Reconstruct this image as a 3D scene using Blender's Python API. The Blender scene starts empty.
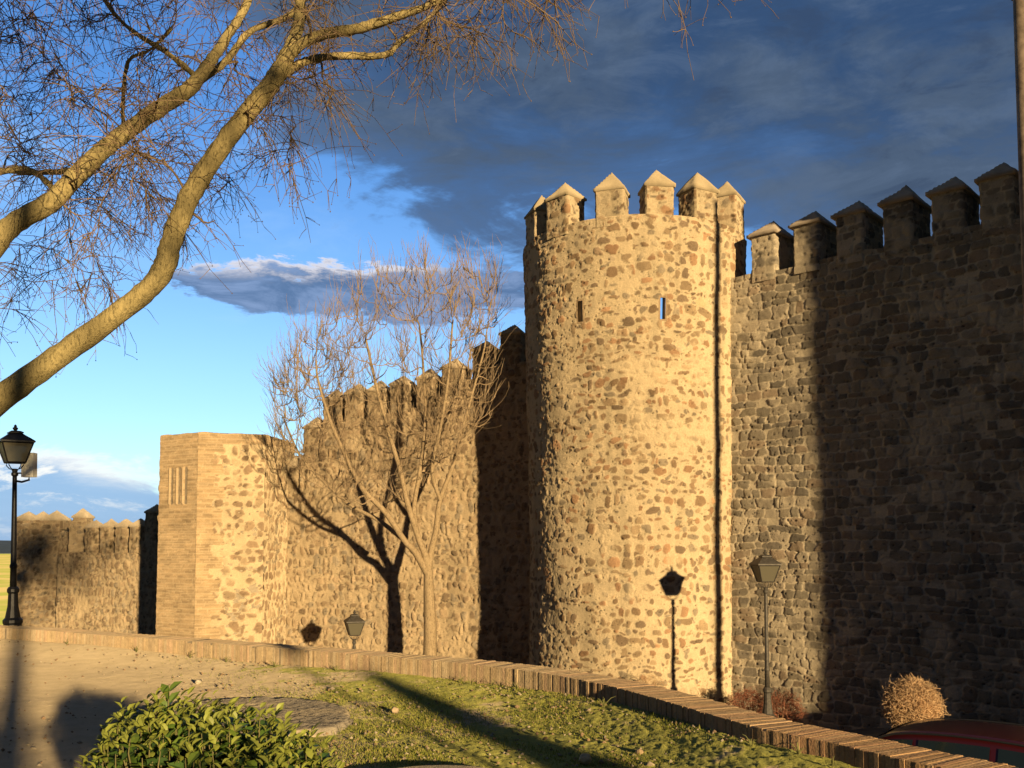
import bpy, math, random
import numpy as np
R = math.radians
random.seed(7)
scn = bpy.context.scene
COL = scn.collection

# ------------------------------------------------------------------ camera
F = 950.0; HOR = 545.0; H = 1.7
CY = 485.0                      # principal point: the photo is a crop of a picture tilted up less
PITCH = math.atan((HOR - CY) / F)
cam = bpy.data.cameras.new('camera')
cam.sensor_width = 36; cam.lens = F / 1024 * 36; cam.shift_y = (CY-384)/1024; cam.clip_start = .05; cam.clip_end = 9000
co = bpy.data.objects.new('camera', cam); COL.objects.link(co)
co.location = (0, 0, H); co.rotation_euler = (math.pi/2 + PITCH, 0, 0)
scn.camera = co
CP, SP = math.cos(PITCH), math.sin(PITCH)

def G(px, py, Y):
    """world point seen at pixel, at ground distance Y"""
    x = (px - 512) / F; y = (CY - py) / F
    d = (x, CP - y*SP, SP + y*CP)
    k = Y / d[1]
    return np.array((d[0]*k, Y, H + d[2]*k))
def hx(px, Y):  return G(px, HOR, Y)[0]
def GZ(px, py, z):
    x = (px - 512) / F; y = (CY - py) / F
    d = (x, CP - y*SP, SP + y*CP); k = (z - H) / d[2]
    return np.array((d[0]*k, d[1]*k, z))

# ------------------------------------------------------------------ light
SUN_EL = 7.4; L_AZ = -27.0            # light travels towards azimuth L_AZ (from +Y, + = right)
Ld = np.array((math.sin(R(L_AZ))*math.cos(R(SUN_EL)), math.cos(R(L_AZ))*math.cos(R(SUN_EL)), -math.sin(R(SUN_EL))))
sun = bpy.data.lights.new('sun', 'SUN'); sun.energy = 5.0; sun.angle = R(1.0); sun.color = (1, .74, .40)
so = bpy.data.objects.new('sun', sun); COL.objects.link(so)
from mathutils import Vector
so.rotation_euler = Vector(Ld).to_track_quat('-Z', 'Y').to_euler(); so.location = (10, -20, 20)
scn.view_settings.view_transform = 'Standard'; scn.view_settings.look = 'None'
scn.view_settings.exposure = 0.46; scn.view_settings.gamma = 1

w = bpy.data.worlds.new('World'); scn.world = w; w.use_nodes = True
nt = w.node_tree; nt.nodes.clear()
class NB:
    def __init__(s, nt): s.nt = nt
    def n(s, t, **k):
        o = s.nt.nodes.new(t)
        for a, b in k.items(): setattr(o, a, b)
        return o
    def lk(s, a, b): s.nt.links.new(a, b)
    def m(s, op, a, b=None, c=None, clamp=False):
        o = s.n('ShaderNodeMath', operation=op); o.use_clamp = clamp
        for i, v in enumerate((a, b, c)):
            if v is None: continue
            if isinstance(v, (int, float)): o.inputs[i].default_value = v
            else: s.lk(v, o.inputs[i])
        return o.outputs[0]
    def ss(s, v, lo, hi, a=0., b=1.):
        o = s.n('ShaderNodeMapRange', interpolation_type='SMOOTHSTEP')
        s.lk(v, o.inputs[0])
        for i, q in enumerate((lo, hi, a, b)): o.inputs[i+1].default_value = q
        return o.outputs[0]
    def mix(s, f, a, b, bt='MIX'):
        o = s.n('ShaderNodeMix', data_type='RGBA', blend_type=bt)
        for i, v in ((0, f), (6, a), (7, b)):
            if isinstance(v, (int, float)): o.inputs[i].default_value = v
            elif isinstance(v, tuple): o.inputs[i].default_value = (*v, 1)
            else: s.lk(v, o.inputs[i])
        return o.outputs[2]
    def noise(s, vec, scale, detail=6, rough=.55, dist=0):
        o = s.n('ShaderNodeTexNoise'); s.lk(vec, o.inputs['Vector'])
        o.inputs['Scale'].default_value = scale; o.inputs['Detail'].default_value = detail
        o.inputs['Roughness'].default_value = rough; o.inputs['Distortion'].default_value = dist
        return o.outputs['Fac']
b = NB(nt)
sky = b.n('ShaderNodeTexSky', sky_type='NISHITA'); sky.sun_disc = False
sky.sun_elevation = R(SUN_EL)
sky.sun_rotation = R((L_AZ + 180) % 360)
sky.altitude = 500; sky.air_density = 1.0; sky.dust_density = .6; sky.ozone_density = 2.0
tc = b.n('ShaderNodeTexCoord'); sp = b.n('ShaderNodeSeparateXYZ'); b.lk(tc.outputs['Generated'], sp.inputs[0])
az = b.m('MULTIPLY', b.m('ARCTAN2', sp.outputs[0], sp.outputs[1]), 57.3)
el = b.m('MULTIPLY', b.m('ARCSINE', sp.outputs[2]), 57.3)
cv = b.n('ShaderNodeCombineXYZ'); b.lk(b.m('MULTIPLY', az, .045), cv.inputs[0]); b.lk(b.m('MULTIPLY', el, .13), cv.inputs[1])
cv2 = b.n('ShaderNodeCombineXYZ'); b.lk(b.m('MULTIPLY', az, .11), cv2.inputs[0]); b.lk(b.m('MULTIPLY', el, .3), cv2.inputs[1]); cv2.inputs[2].default_value = 3.7
n1 = b.noise(cv.outputs[0], 1.3, 9, .6, .5)
n2 = b.noise(cv2.outputs[0], 1.4, 10, .66, .4)
nn = b.m('SUBTRACT', n1, .5); nn2 = b.m('SUBTRACT', n2, .5)
# clear sky
base = b.mix(1.0, sky.outputs[0], (.80, 1.22, 1.75), 'MULTIPLY')
# 1: big dark deck, upper right; unseen part behind the camera added to dim shade
thr = b.m('ADD', b.ss(az, -30, -1, 35, 17.5), b.ss(az, 4, 26, 0, -3))
behind = b.ss(b.m('ABSOLUTE', az), 40, 75, 0, 40)
thr = b.m('SUBTRACT', thr, behind)
e1 = b.m('ADD', b.m('SUBTRACT', el, thr), b.m('ADD', b.m('MULTIPLY', nn, 26), b.m('MULTIPLY', nn2, 11)))
m1 = b.ss(e1, -1.2, 2.4)
deck = b.mix(b.ss(n1, .40, .60), (.028, .062, .138), (.055, .086, .142))
deck = b.mix(b.m('MULTIPLY', b.ss(n2, .46, .66), .38), deck, (.095, .14, .22))
deck = b.mix(b.m('MULTIPLY', b.ss(n2, .47, .36), .5), deck, (.030, .05, .095))
deck = b.mix(b.m('MULTIPLY', b.ss(e1, 8, 1.0), .5), deck, (.075, .165, .36))
dk = b.m('MAXIMUM', b.ss(el, 34, 55), b.ss(b.m('ABSOLUTE', az), 45, 80))  # out of view, the deck goes near black to hold the fill down
deck = b.mix(b.m('MULTIPLY', dk, .58), deck, (.004, .005, .008))
# 2: the flat cloud bank left of the tower
def bank(azc, elc, wa, we, amp):
    ex = b.m('POWER', b.m('ABSOLUTE', b.m('DIVIDE', b.m('SUBTRACT', az, azc), wa)), 2.)
    ey = b.m('POWER', b.m('ABSOLUTE', b.m('DIVIDE', b.m('SUBTRACT', el, elc), we)), 2.)
    return b.m('ADD', b.m('SUBTRACT', 1., b.m('ADD', ex, ey)), b.m('MULTIPLY', b.m('ADD', nn, nn2), amp))
e2 = bank(-7.6, 14.9, 12.0, 1.75, 4.6); m2 = b.ss(e2, -.05, .35)
rim2 = b.m('MULTIPLY', b.ss(e2, .75, .1), b.ss(el, 14.8, 16.2))
rim2 = b.m('MULTIPLY', rim2, b.ss(az, -2, -7))
c2 = b.mix(rim2, b.mix(b.ss(n2, .42, .6), (.075, .135, .26), (.17, .25, .42)), (.66, .62, .62))
# 3: low band on the horizon, left
e3 = bank(-27, 1.9, 9.0, 3.1, 2.2); m3 = b.ss(e3, -.05, .4)
rim3 = b.m('MULTIPLY', b.ss(e3, .9, .1), b.ss(el, 2.6, 4.2))
rim3 = b.m('MAXIMUM', rim3, b.m('MULTIPLY', b.ss(n2, .50, .60), b.ss(el, 1.2, 4.2, .25, .95)))
c3 = b.mix(rim3, (.20, .34, .56), (.80, .76, .70))
c = b.mix(b.m('MULTIPLY', m3, .9), base, c3)
# faint high veil
veil = b.m('MULTIPLY', b.ss(n1, .50, .75), .25)
c = b.mix(veil, c, (.42, .60, .80))
c = b.mix(m1, c, deck)
c = b.mix(b.m('MULTIPLY', m2, .95), c, c2)
SKS = .13
# clouds are written in picture units, the sky texture in its own: bring the sky to the same scale
skyn = base.node
zen = b.mix(b.ss(el, 9, 27), (1., 1., 1.), (.60, .80, .95))
bg = b.n('ShaderNodeBackground'); bg.inputs['Strength'].default_value = 1.0
sc_ = b.mix(1.0, sky.outputs[0], (SKS*1.0, SKS*1.19, SKS*1.52), 'MULTIPLY')
sc_ = b.mix(1.0, sc_, zen, 'MULTIPLY')
for l in list(nt.links):
    if l.from_node == skyn: b.lk(sc_, l.to_socket)
nt.nodes.remove(skyn)
b.lk(c, bg.inputs['Color'])
wo = b.n('ShaderNodeOutputWorld'); b.lk(bg.outputs[0], wo.inputs[0])

# ------------------------------------------------------------------ helpers
def mesh_from(name, V, Fq, mats=(), smooth=False, col=None, uv=None):
    me = bpy.data.meshes.new(name)
    V = np.asarray(V, dtype=np.float32)
    if isinstance(Fq, np.ndarray):
        k = Fq.shape[1]; nf = len(Fq)
        me.vertices.add(len(V)); me.vertices.foreach_set('co', V.ravel())
        me.loops.add(nf*k); me.loops.foreach_set('vertex_index', Fq.astype(np.int32).ravel())
        me.polygons.add(nf); me.polygons.foreach_set('loop_start', np.arange(0, nf*k, k, dtype=np.int32))
    else:
        me.from_pydata(V.tolist(), [], Fq)
    if smooth: me.polygons.foreach_set('use_smooth', [True]*len(me.polygons))
    if col is not None:
        at = me.color_attributes.new('Col', 'FLOAT_COLOR', 'POINT')
        cc = np.ones((len(V), 4), dtype=np.float32); cc[:, :3] = col
        at.data.foreach_set('color', cc.ravel())
    me.update(calc_edges=True); me.validate(verbose=False)
    for m in mats: me.materials.append(m)
    return me
def link(name, me, parent=None, loc=(0, 0, 0), rz=0):
    o = bpy.data.objects.new(name, me); COL.objects.link(o)
    o.location = loc; o.rotation_euler = (0, 0, rz)
    if parent: o.parent = parent
    return o
def tag(o, label=None, cat=None, group=None, kind=None):
    if label: o['label'] = label
    if cat: o['category'] = cat
    if group: o['group'] = group
    if kind: o['kind'] = kind
    return o
def thing(name, label, cat, loc=(0, 0, 0), group=None, rz=0):
    o = link(name, None, None, loc, rz); return tag(o, label, cat, group)
ROOT = {}
def wpart(name, V, Fq, mat, root, parent=None, **k):
    """part whose vertices are given in world space; root is an unrotated Empty"""
    V = np.asarray(V, dtype=float) - np.array(root.location)
    return link(name, mesh_from(name, V, Fq, (mat,), **k), parent or root)
def copy_tree(o, parent=None):
    c = o.copy(); COL.objects.link(c); c.parent = parent
    for ch in list(o.children): copy_tree(ch, c)
    return c
class MB:
    def __init__(s): s.v = []; s.f = []
    def add(s, v, f):
        n = len(s.v); s.v += [tuple(p) for p in v]; s.f += [tuple(i+n for i in q) for q in f]
    def box(s, c, d, rz=0, tap=1.0):
        x, y, z = (q/2 for q in d); vs = []
        for sz in (-1, 1):
            t = tap if sz > 0 else 1
            for sx, sy in ((-1, -1), (1, -1), (1, 1), (-1, 1)):
                px, py = sx*x*t, sy*y*t
                vs.append((c[0]+px*math.cos(rz)-py*math.sin(rz), c[1]+px*math.sin(rz)+py*math.cos(rz), c[2]+sz*z))
        s.add(vs, [(3, 2, 1, 0), (4, 5, 6, 7), (0, 1, 5, 4), (1, 2, 6, 5), (2, 3, 7, 6), (3, 0, 4, 7)])
    def lathe(s, prof, n=16, c=(0, 0, 0), sq=False):
        vs = []; fs = []
        for r, z in prof:
            for i in range(n):
                a = 2*math.pi*i/n + (math.pi/n if sq else 0)
                vs.append((c[0]+r*math.cos(a), c[1]+r*math.sin(a), c[2]+z))
        for j in range(len(prof)-1):
            for i in range(n):
                fs.append((j*n+i, j*n+(i+1) % n, (j+1)*n+(i+1) % n, (j+1)*n+i))
        fs.append(tuple(range(n-1, -1, -1))); fs.append(tuple((len(prof)-1)*n+i for i in range(n)))
        s.add(vs, fs)
    def tube(s, pts, rad, n=8):
        P = np.array(pts, float); rad = rad if hasattr(rad, '__len__') else [rad]*len(P)
        v, f = tubes(P[None], np.array(rad)[None], n)
        s.add(v.tolist(), f.tolist())
        m = len(P); s.f.append(tuple(len(s.v)-m*n+i for i in range(n-1, -1, -1))); s.f.append(tuple(len(s.v)-n+i for i in range(n)))
    def build(s, name, mat, parent=None, smooth=False):
        return link(name, mesh_from(name, s.v, s.f, (mat,), smooth=smooth), parent)
def tubes(P, rad, n):
    """P [T,m,3], rad [T,m] -> verts, quads"""
    T, m, _ = P.shape
    t = np.gradient(P, axis=1); t /= np.linalg.norm(t, axis=2, keepdims=True)+1e-9
    ref = np.where(np.abs(t[:, :1, 2:3]) > .8, np.array([[[1., 0, 0]]]), np.array([[[0, 0, 1.]]]))
    ref = np.broadcast_to(ref, t.shape)
    a = np.cross(t, ref); a /= np.linalg.norm(a, axis=2, keepdims=True)+1e-9
    c = np.cross(t, a)
    th = np.arange(n)*2*np.pi/n
    V = P[:, :, None] + rad[:, :, None, None]*(a[:, :, None]*np.cos(th)[None, None, :, None] + c[:, :, None]*np.sin(th)[None, None, :, None])
    base = (np.arange(T)*m*n)[:, None, None]; j = np.arange(m-1)[None, :, None]*n; i = np.arange(n)[None, None, :]
    i2 = (i+1) % n
    Fq = np.stack([base+j+i, base+j+i2, base+j+n+i2, base+j+n+i], axis=-1).reshape(-1, 4)
    return V.reshape(-1, 3), Fq

# ---- value noise rasters
def vnoise(nv, nu, cv_, cu_, seed, octv=4, gain=.5):
    rs = np.random.RandomState(seed); out = np.zeros((nv, nu)); amp = 1; tot = 0
    for o in range(octv):
        gy = max(2, int(math.ceil(nv/cv_))+3); gx = max(2, int(math.ceil(nu/cu_))+3)
        g = rs.rand(gy, gx)*2-1
        y = np.arange(nv)/cv_ + rs.rand(); x = np.arange(nu)/cu_ + rs.rand()
        yi = y.astype(int); xi = x.astype(int); fy = y-yi; fx = x-xi
        yi = np.minimum(yi, gy-2); xi = np.minimum(xi, gx-2)
        fy = (fy*fy*(3-2*fy))[:, None]; fx = (fx*fx*(3-2*fx))[None]
        q = (g[np.ix_(yi, xi)]*(1-fy)*(1-fx)+g[np.ix_(yi+1, xi)]*fy*(1-fx)+g[np.ix_(yi, xi+1)]*(1-fy)*fx+g[np.ix_(yi+1, xi+1)]*fy*fx)
        out += q*amp; tot += amp; amp *= gain; cv_ = max(cv_/2, 1.01); cu_ = max(cu_/2, 1.01)
    return out/tot*1.6

STY = {
 'tower': dict(mortar=(.62, .50, .32), pal=[(.30, .205, .12), (.36, .26, .155), (.27, .195, .125), (.41, .30, .18), (.35, .28, .19), (.41, .255, .145)],
               row=(.17, .34), w=(.13, .48), fill=(.40, .90), drop=.20, chink=3.0, h=.024, p=(2.0, 3.4), edge=.012, pit=34),
 'poly':  dict(mortar=(.61, .485, .305), pal=[(.33, .23, .14), (.39, .28, .17), (.30, .21, .13), (.42, .31, .19)],
               row=(.20, .36), w=(.15, .46), fill=(.52, .92), drop=.15, chink=2.6, h=.034, p=(2.0, 3.4), edge=.014, pit=20),
 'curt':  dict(mortar=(.50, .39, .245), pal=[(.33, .24, .145), (.39, .29, .18), (.28, .205, .13), (.43, .32, .20), (.36, .29, .20)],
               row=(.17, .38), w=(.10, .30), fill=(.60, .97), drop=.12, chink=3.2, h=.048, p=(2.0, 3.4), edge=.014, pit=40),
 'block': dict(mortar=(.62, .53, .38), pal=[(.37, .31, .22), (.42, .355, .26), (.31, .265, .195), (.46, .39, .285), (.38, .295, .205), (.25, .215, .165)],
               row=(.15, .27), w=(.17, .52), fill=(.84, .97), drop=.04, chink=1.4, h=.030, p=(3.6, 8.5), edge=.010, pit=24),
}
def masonry(nv, nu, res, style, seed, v0=0.0, rough_top=None):
    S = STY[style]; rs = np.random.RandomState(seed)
    Wm, Hm = nu*res, nv*res
    U, V = np.meshgrid(np.arange(nu)*res, np.arange(nv)*res)
    k = 1/res
    wx = .075*vnoise(nv, nu, .5*k, .5*k, seed+1, 3) + .022*vnoise(nv, nu, .1*k, .1*k, seed+2, 2)
    wy = .085*vnoise(nv, nu, .45*k, 1.1*k, seed+3, 3) + .018*vnoise(nv, nu, .1*k, .1*k, seed+4, 2)
    Uw = U+wx; Vw = V+wy
    mo = np.array(S['mortar'])
    tint = vnoise(nv, nu, 1.6*k, 1.6*k, seed+5, 5)
    fine = vnoise(nv, nu, .16*k, .16*k, seed+6, 3)
    col = mo[None, None]*(1+.10*tint+.09*fine)[..., None]
    hgt = (.009 if style == 'tower' else .014)*vnoise(nv, nu, .5*k, .5*k, seed+7, 4) + .006*fine + .0022*rs.normal(0, 1, (nv, nu))
    bestm = np.zeros((nv, nu))
    def stone(cx, cy, a, b_, p, ang, c, h, edge):
        m = max(a, b_)+.16
        i0 = max(0, int((cx-m)*k)); i1 = min(nu, int((cx+m)*k)+1); j0 = max(0, int((cy-m)*k)); j1 = min(nv, int((cy+m)*k)+1)
        if i1-i0 < 2 or j1-j0 < 2: return
        x = Uw[j0:j1, i0:i1]-cx; y = Vw[j0:j1, i0:i1]-cy
        ca, sa = math.cos(ang), math.sin(ang); x, y = x*ca+y*sa, -x*sa+y*ca
        skew = rs.uniform(-.35, .35); x = x*(1+skew*y/b_*.5)
        r = (np.abs(x/a)**p+np.abs(y/b_)**p)**(1/p)
        mk = np.clip((1-r)*min(a, b_)/edge+.35, 0, 1); mk = mk*mk*(3-2*mk)
        bm = bestm[j0:j1, i0:i1]
        mk = np.where(bm > .5, 0, mk)
        cc = np.array(c)[None, None]*(1+.13*fine[j0:j1, i0:i1]+.10*tint[j0:j1, i0:i1])[..., None]
        col[j0:j1, i0:i1] = col[j0:j1, i0:i1]*(1-mk[..., None])+cc*mk[..., None]
        hgt[j0:j1, i0:i1] += mk*h*(1-.35*np.clip(r, 0, 1)**2 + .25*(x/a*rs.uniform(-1, 1)+y/b_*rs.uniform(-1, 1)))
        bestm[j0:j1, i0:i1] = np.maximum(bm, mk)
    y = -.1
    while y < Hm+.1:
        rh = rs.uniform(*S['row'])
        if style == 'tower' and rs.rand() < .28: rh *= .55
        x = -rs.uniform(0, .5)
        while x < Wm+.3:
            ww = rs.uniform(*S['w'])*(.6+.4*rh/S['row'][1]) if style != 'block' else rs.uniform(*S['w'])
            f = rs.uniform(*S['fill']); f2 = rs.uniform(*S['fill'])
            if rs.rand() > S['drop']:
                c = np.array(S['pal'][rs.randint(len(S['pal']))])*rs.uniform(.82, 1.2)
                if style == 'tower' and rs.rand() < .12: c = c*1.35
                sub = style == 'block' and rh > .3 and rs.rand() < .35
                a_, b__ = ww/2*f, rh/2*f2
                jx, jy = (0, 0) if style == 'block' else (rs.uniform(-.05, .05), rs.uniform(-.05, .05))
                ang = rs.normal(0, .03 if style == 'block' else .22)
                if sub:
                    for q in (-.25, .25):
                        stone(x+ww/2, y+rh/2+q*rh, a_, b__/2*.95, rs.uniform(*S['p']), ang, c*rs.uniform(.9, 1.1), S['h']*rs.uniform(.5, 1.2), S['edge'])
                else:
                    stone(x+ww/2+jx, y+rh/2+jy, a_, b__, rs.uniform(*S['p']), ang, c, S['h']*rs.uniform(.35, 1.25), S['edge'])
            x += ww
        y += rh
    nch = int(S['chink']*Wm*Hm*5.5)
    for _ in range(nch):
        cx, cy = rs.uniform(0, Wm), rs.uniform(0, Hm)
        a_ = rs.uniform(.03, .10); b_ = a_*rs.uniform(.35, .9)
        j, i = min(nv-1, int(cy*k)), min(nu-1, int(cx*k))
        if bestm[j, i] > .2: continue
        stone(cx, cy, a_, b_, 2.2, rs.uniform(-.6, .6), np.array(S['pal'][rs.randint(len(S['pal']))])*rs.uniform(.8, 1.25), S['h']*.6, .015)
    # small eroded holes and dark chips
    npit = int(S['pit']*Wm*Hm) if min(nu, nv) > 8 else 0; px_ = rs.randint(2, max(3, nu-3), npit); py_ = rs.randint(2, max(3, nv-3), npit)
    for a_, c_ in zip(px_, py_):
        w_, h_ = rs.randint(1, 4), rs.randint(1, 3)
        hgt[c_:c_+h_, a_:a_+w_] -= rs.uniform(.012, .035); col[c_:c_+h_, a_:a_+w_] *= rs.uniform(.5, .85)
    # damp streaks and lime blooms of the old face
    st = vnoise(nv, nu, 3.2*k, .35*k, seed+8, 3); bl = vnoise(nv, nu, .8*k, .9*k, seed+9, 4)
    col *= (1-.22*np.clip(st-.15, 0, 1)-.0)[..., None]
    b3 = np.clip((bl-.42)*3, 0, .75)[..., None]; col[:] = col*(1-b3)+mo*1.06*b3
    return hgt, col
def brickwork(nv, nu, res, seed, course=.075, c0=(.46, .335, .195), mortar=(.55, .42, .26)):
    k = 1/res; rs = np.random.RandomState(seed)
    rows = int(nv*res/course)+2; n = vnoise(nv, nu, .5*k, .8*k, seed, 3)*.012
    V = np.arange(nv)[:, None]*res + n
    r = np.clip((V/course).astype(int), 0, rows-1); fr = V/course-r
    U = np.arange(nu)[None]*res + rs.rand(rows)[r]*.28
    bi = (U/.28).astype(int); rnd = np.modf(np.abs(np.sin(bi*12.9898+r*78.233)*43758.5))[0]
    jt = ((fr < .28) | (np.modf(U/.28)[0] < .06)).astype(float)
    fine = vnoise(nv, nu, .15*k, .3*k, seed+3, 3)
    c = np.array(c0)[None, None]*(.84+.32*rnd+.14*fine)[..., None]
    mo = np.array(mortar)[None, None]*(1+.12*fine)[..., None]
    col = c*(1-jt[..., None])+mo*jt[..., None]
    hg = (1-jt)*.010 + .01*fine
    return hg, col

def grid_faces(nv, nu, hole=None):
    j, i = np.meshgrid(np.arange(nv-1), np.arange(nu-1), indexing='ij')
    q = np.stack([j*nu+i, j*nu+i+1, (j+1)*nu+i+1, (j+1)*nu+i], axis=-1)
    if hole is not None: q = q[~hole[:-1, :-1]]
    return q.reshape(-1, 4)

# ------------------------------------------------------------------ materials
def new_mat(name):
    m = bpy.data.materials.new(name); m.use_nodes = True
    t = m.node_tree; p = t.nodes['Principled BSDF']; return m, NB(t), p
def mat_attr(name, rough=.92, fs=30., amt=.18, bump=.25, bd=.006):
    m, b, p = new_mat(name)
    a = b.n('ShaderNodeAttribute', attribute_name='Col'); t = b.n('ShaderNodeTexCoord')
    g = b.n('ShaderNodeNewGeometry')
    f = b.noise(g.outputs['Position'], fs, 5, .65)
    f2 = b.noise(g.outputs['Position'], fs*4.3, 3, .6)
    s = b.m('ADD', b.m('MULTIPLY', f, amt*2), b.m('MULTIPLY', f2, amt*1.2))
    s = b.m('ADD', s, 1-amt*1.6)
    cc = b.n('ShaderNodeVectorMath', operation='SCALE'); b.lk(a.outputs['Color'], cc.inputs[0]); b.lk(s, cc.inputs['Scale'])
    b.lk(cc.outputs[0], p.inputs['Base Color']); p.inputs['Roughness'].default_value = rough
    p.inputs['Specular IOR Level'].default_value = .1; p.inputs['Diffuse Roughness'].default_value = 1.0
    bp = b.n('ShaderNodeBump'); bp.inputs['Strength'].default_value = bump; bp.inputs['Distance'].default_value = bd
    b.lk(b.m('ADD', f, f2), bp.inputs['Height']); b.lk(bp.outputs[0], p.inputs['Normal'])
    return m
def mat_plain(name, col, rough=.6, metal=0, var=.15, fs=12., bump=0., spec=.5, coat=0):
    m, b, p = new_mat(name)
    g = b.n('ShaderNodeTexCoord'); f = b.noise(g.outputs['Object'], fs, 5, .6)
    cc = b.mix(b.ss(f, .3, .7), tuple(q*(1-var) for q in col), tuple(min(1, q*(1+var)) for q in col))
    b.lk(cc, p.inputs['Base Color']); p.inputs['Roughness'].default_value = rough; p.inputs['Metallic'].default_value = metal
    p.inputs['Specular IOR Level'].default_value = spec; p.inputs['Coat Weight'].default_value = coat
    if bump:
        bp = b.n('ShaderNodeBump'); bp.inputs['Strength'].default_value = bump; bp.inputs['Distance'].default_value = .01
        b.lk(f, bp.inputs['Height']); b.lk(bp.outputs[0], p.inputs['Normal'])
    return m
M_STONE = mat_attr('masonry', fs=30, amt=.36, bump=1.0, bd=.018)
M_CAP = mat_attr('cap_mortar', fs=18, amt=.22, bump=.4, bd=.01)
M_IRON = mat_plain('black_iron', (.018, .018, .02), .45, .3, .3, 20)
M_GIRON = mat_plain('weathered_iron', (.085, .075, .062), .6, .3, .3, 20)
M_BRICKS = mat_attr('coping_brick', fs=14, amt=.42, bump=.9, bd=.015)

# ------------------------------------------------------------------ masonry builders
def catmull(pts, n):
    P = np.array(pts, float); P = np.vstack([2*P[0]-P[1], P, 2*P[-1]-P[-2]])
    out = []
    for i in range(1, len(P)-2):
        for t in np.linspace(0, 1, n, endpoint=False):
            a, b_, c_, d = P[i-1:i+3]
            out.append(.5*((2*b_)+(c_-a)*t+(2*a-5*b_+4*c_-d)*t*t+(3*b_-a-3*c_+d)*t**3))
    out.append(P[-2]); return np.array(out)
def resample(P, step):
    P = np.asarray(P, float); d = np.r_[0, np.cumsum(np.linalg.norm(np.diff(P, axis=0), axis=1))]
    n = max(2, int(d[-1]/step)+1); s = np.linspace(0, d[-1], n)
    return np.stack([np.interp(s, d, P[:, i]) for i in range(P.shape[1])], axis=1), s
def rs_m(seed): return np.random.RandomState(seed).uniform(.86, 1.04)
def merlon(root, c, fwd, wdt, thk, z0, h, caph, style, seed, res=.03, capcol=(.43, .35, .225), over=.032):
    """c: centre (x,y); fwd: unit 2D outward normal"""
    f = np.array(fwd)/np.linalg.norm(fwd); s = np.array((f[1], -f[0]))*-1
    rc = .04
    hw, ht = wdt/2, thk/2
    loop = np.array([(-hw+rc, ht), (hw-rc, ht), (hw, ht-rc), (hw, -ht+rc), (hw-rc, -ht), (-hw+rc, -ht), (-hw, -ht+rc), (-hw, ht-rc), (-hw+rc, ht)])
    P, _ = resample(loop, res); nu = len(P); nv = int((h+.25)/res)+1
    T = np.gradient(P, axis=0); T[0] = T[-1] = T[0]+T[-1]; N = np.stack([T[:, 1], -T[:, 0]], 1)*-1; N /= np.linalg.norm(N, axis=1, keepdims=True)
    hg, col = masonry(nv, nu, res, style, seed)
    col *= .97; hg = hg*.8
    hg[:, -1] = hg[:, 0]
    X = P[None, :, :] + N[None]*hg[..., None]*1.0
    zz = z0-.25 + np.linspace(0, h+.25, nv)
    W = np.zeros((nv, nu, 3))
    W[..., 0] = c[0]+X[..., 0]*s[0]+X[..., 1]*f[0]; W[..., 1] = c[1]+X[..., 0]*s[1]+X[..., 1]*f[1]; W[..., 2] = zz[:, None]
    col *= rs_m(seed)
    m = wpart('merlon', W.reshape(-1, 3), grid_faces(nv, nu), M_STONE, root, col=col.reshape(-1, 3))
    # cap: eave slab and low pyramid
    rs = np.random.RandomState(seed+9)
    n = 14; V = []; 
    ow, ot = hw+over, ht+over
    g = np.linspace(-1, 1, n+1)
    A, B = np.meshgrid(g, g); rr = np.maximum(np.abs(A), np.abs(B))
    nz = vnoise(n+1, n+1, 3, 3, seed+11, 3)*.018; caph *= rs.uniform(.9, 1.08)
    ztop = z0+h+.05 + (1-rr)*caph + nz + np.where(rr > .99, -.0, 0)
    jx = 1+.015*vnoise(n+1, n+1, 3, 3, seed+12, 2)
    PX, PY = A*ow*jx, B*ot*jx
    def wd(px, py, z): return np.stack([c[0]+px*s[0]+py*f[0], c[1]+px*s[1]+py*f[1], z], -1)
    top = wd(PX, PY, ztop).reshape(-1, 3); bot = wd(PX, PY, np.full_like(ztop, z0+h-.015)).reshape(-1, 3)
    q = grid_faces(n+1, n+1); k = (n+1)**2
    idx = np.arange(k).reshape(n+1, n+1); ring = np.r_[idx[0, :-1], idx[:-1, -1], idx[-1, :0:-1], idx[:0:-1, 0]]
    r2 = np.roll(ring, -1); side = np.stack([ring, ring+k, r2+k, r2], 1)
    tn = vnoise(n+1, n+1, 5, 5, seed+13, 3).reshape(-1)
    cc = np.array(capcol)[None]*(1+.16*np.r_[tn, tn])[:, None]
    wpart('cap', np.vstack([top, bot]), np.vstack([q, (q+k)[:, ::-1], side]), M_CAP, root, m, col=cc)
    return m
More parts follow.
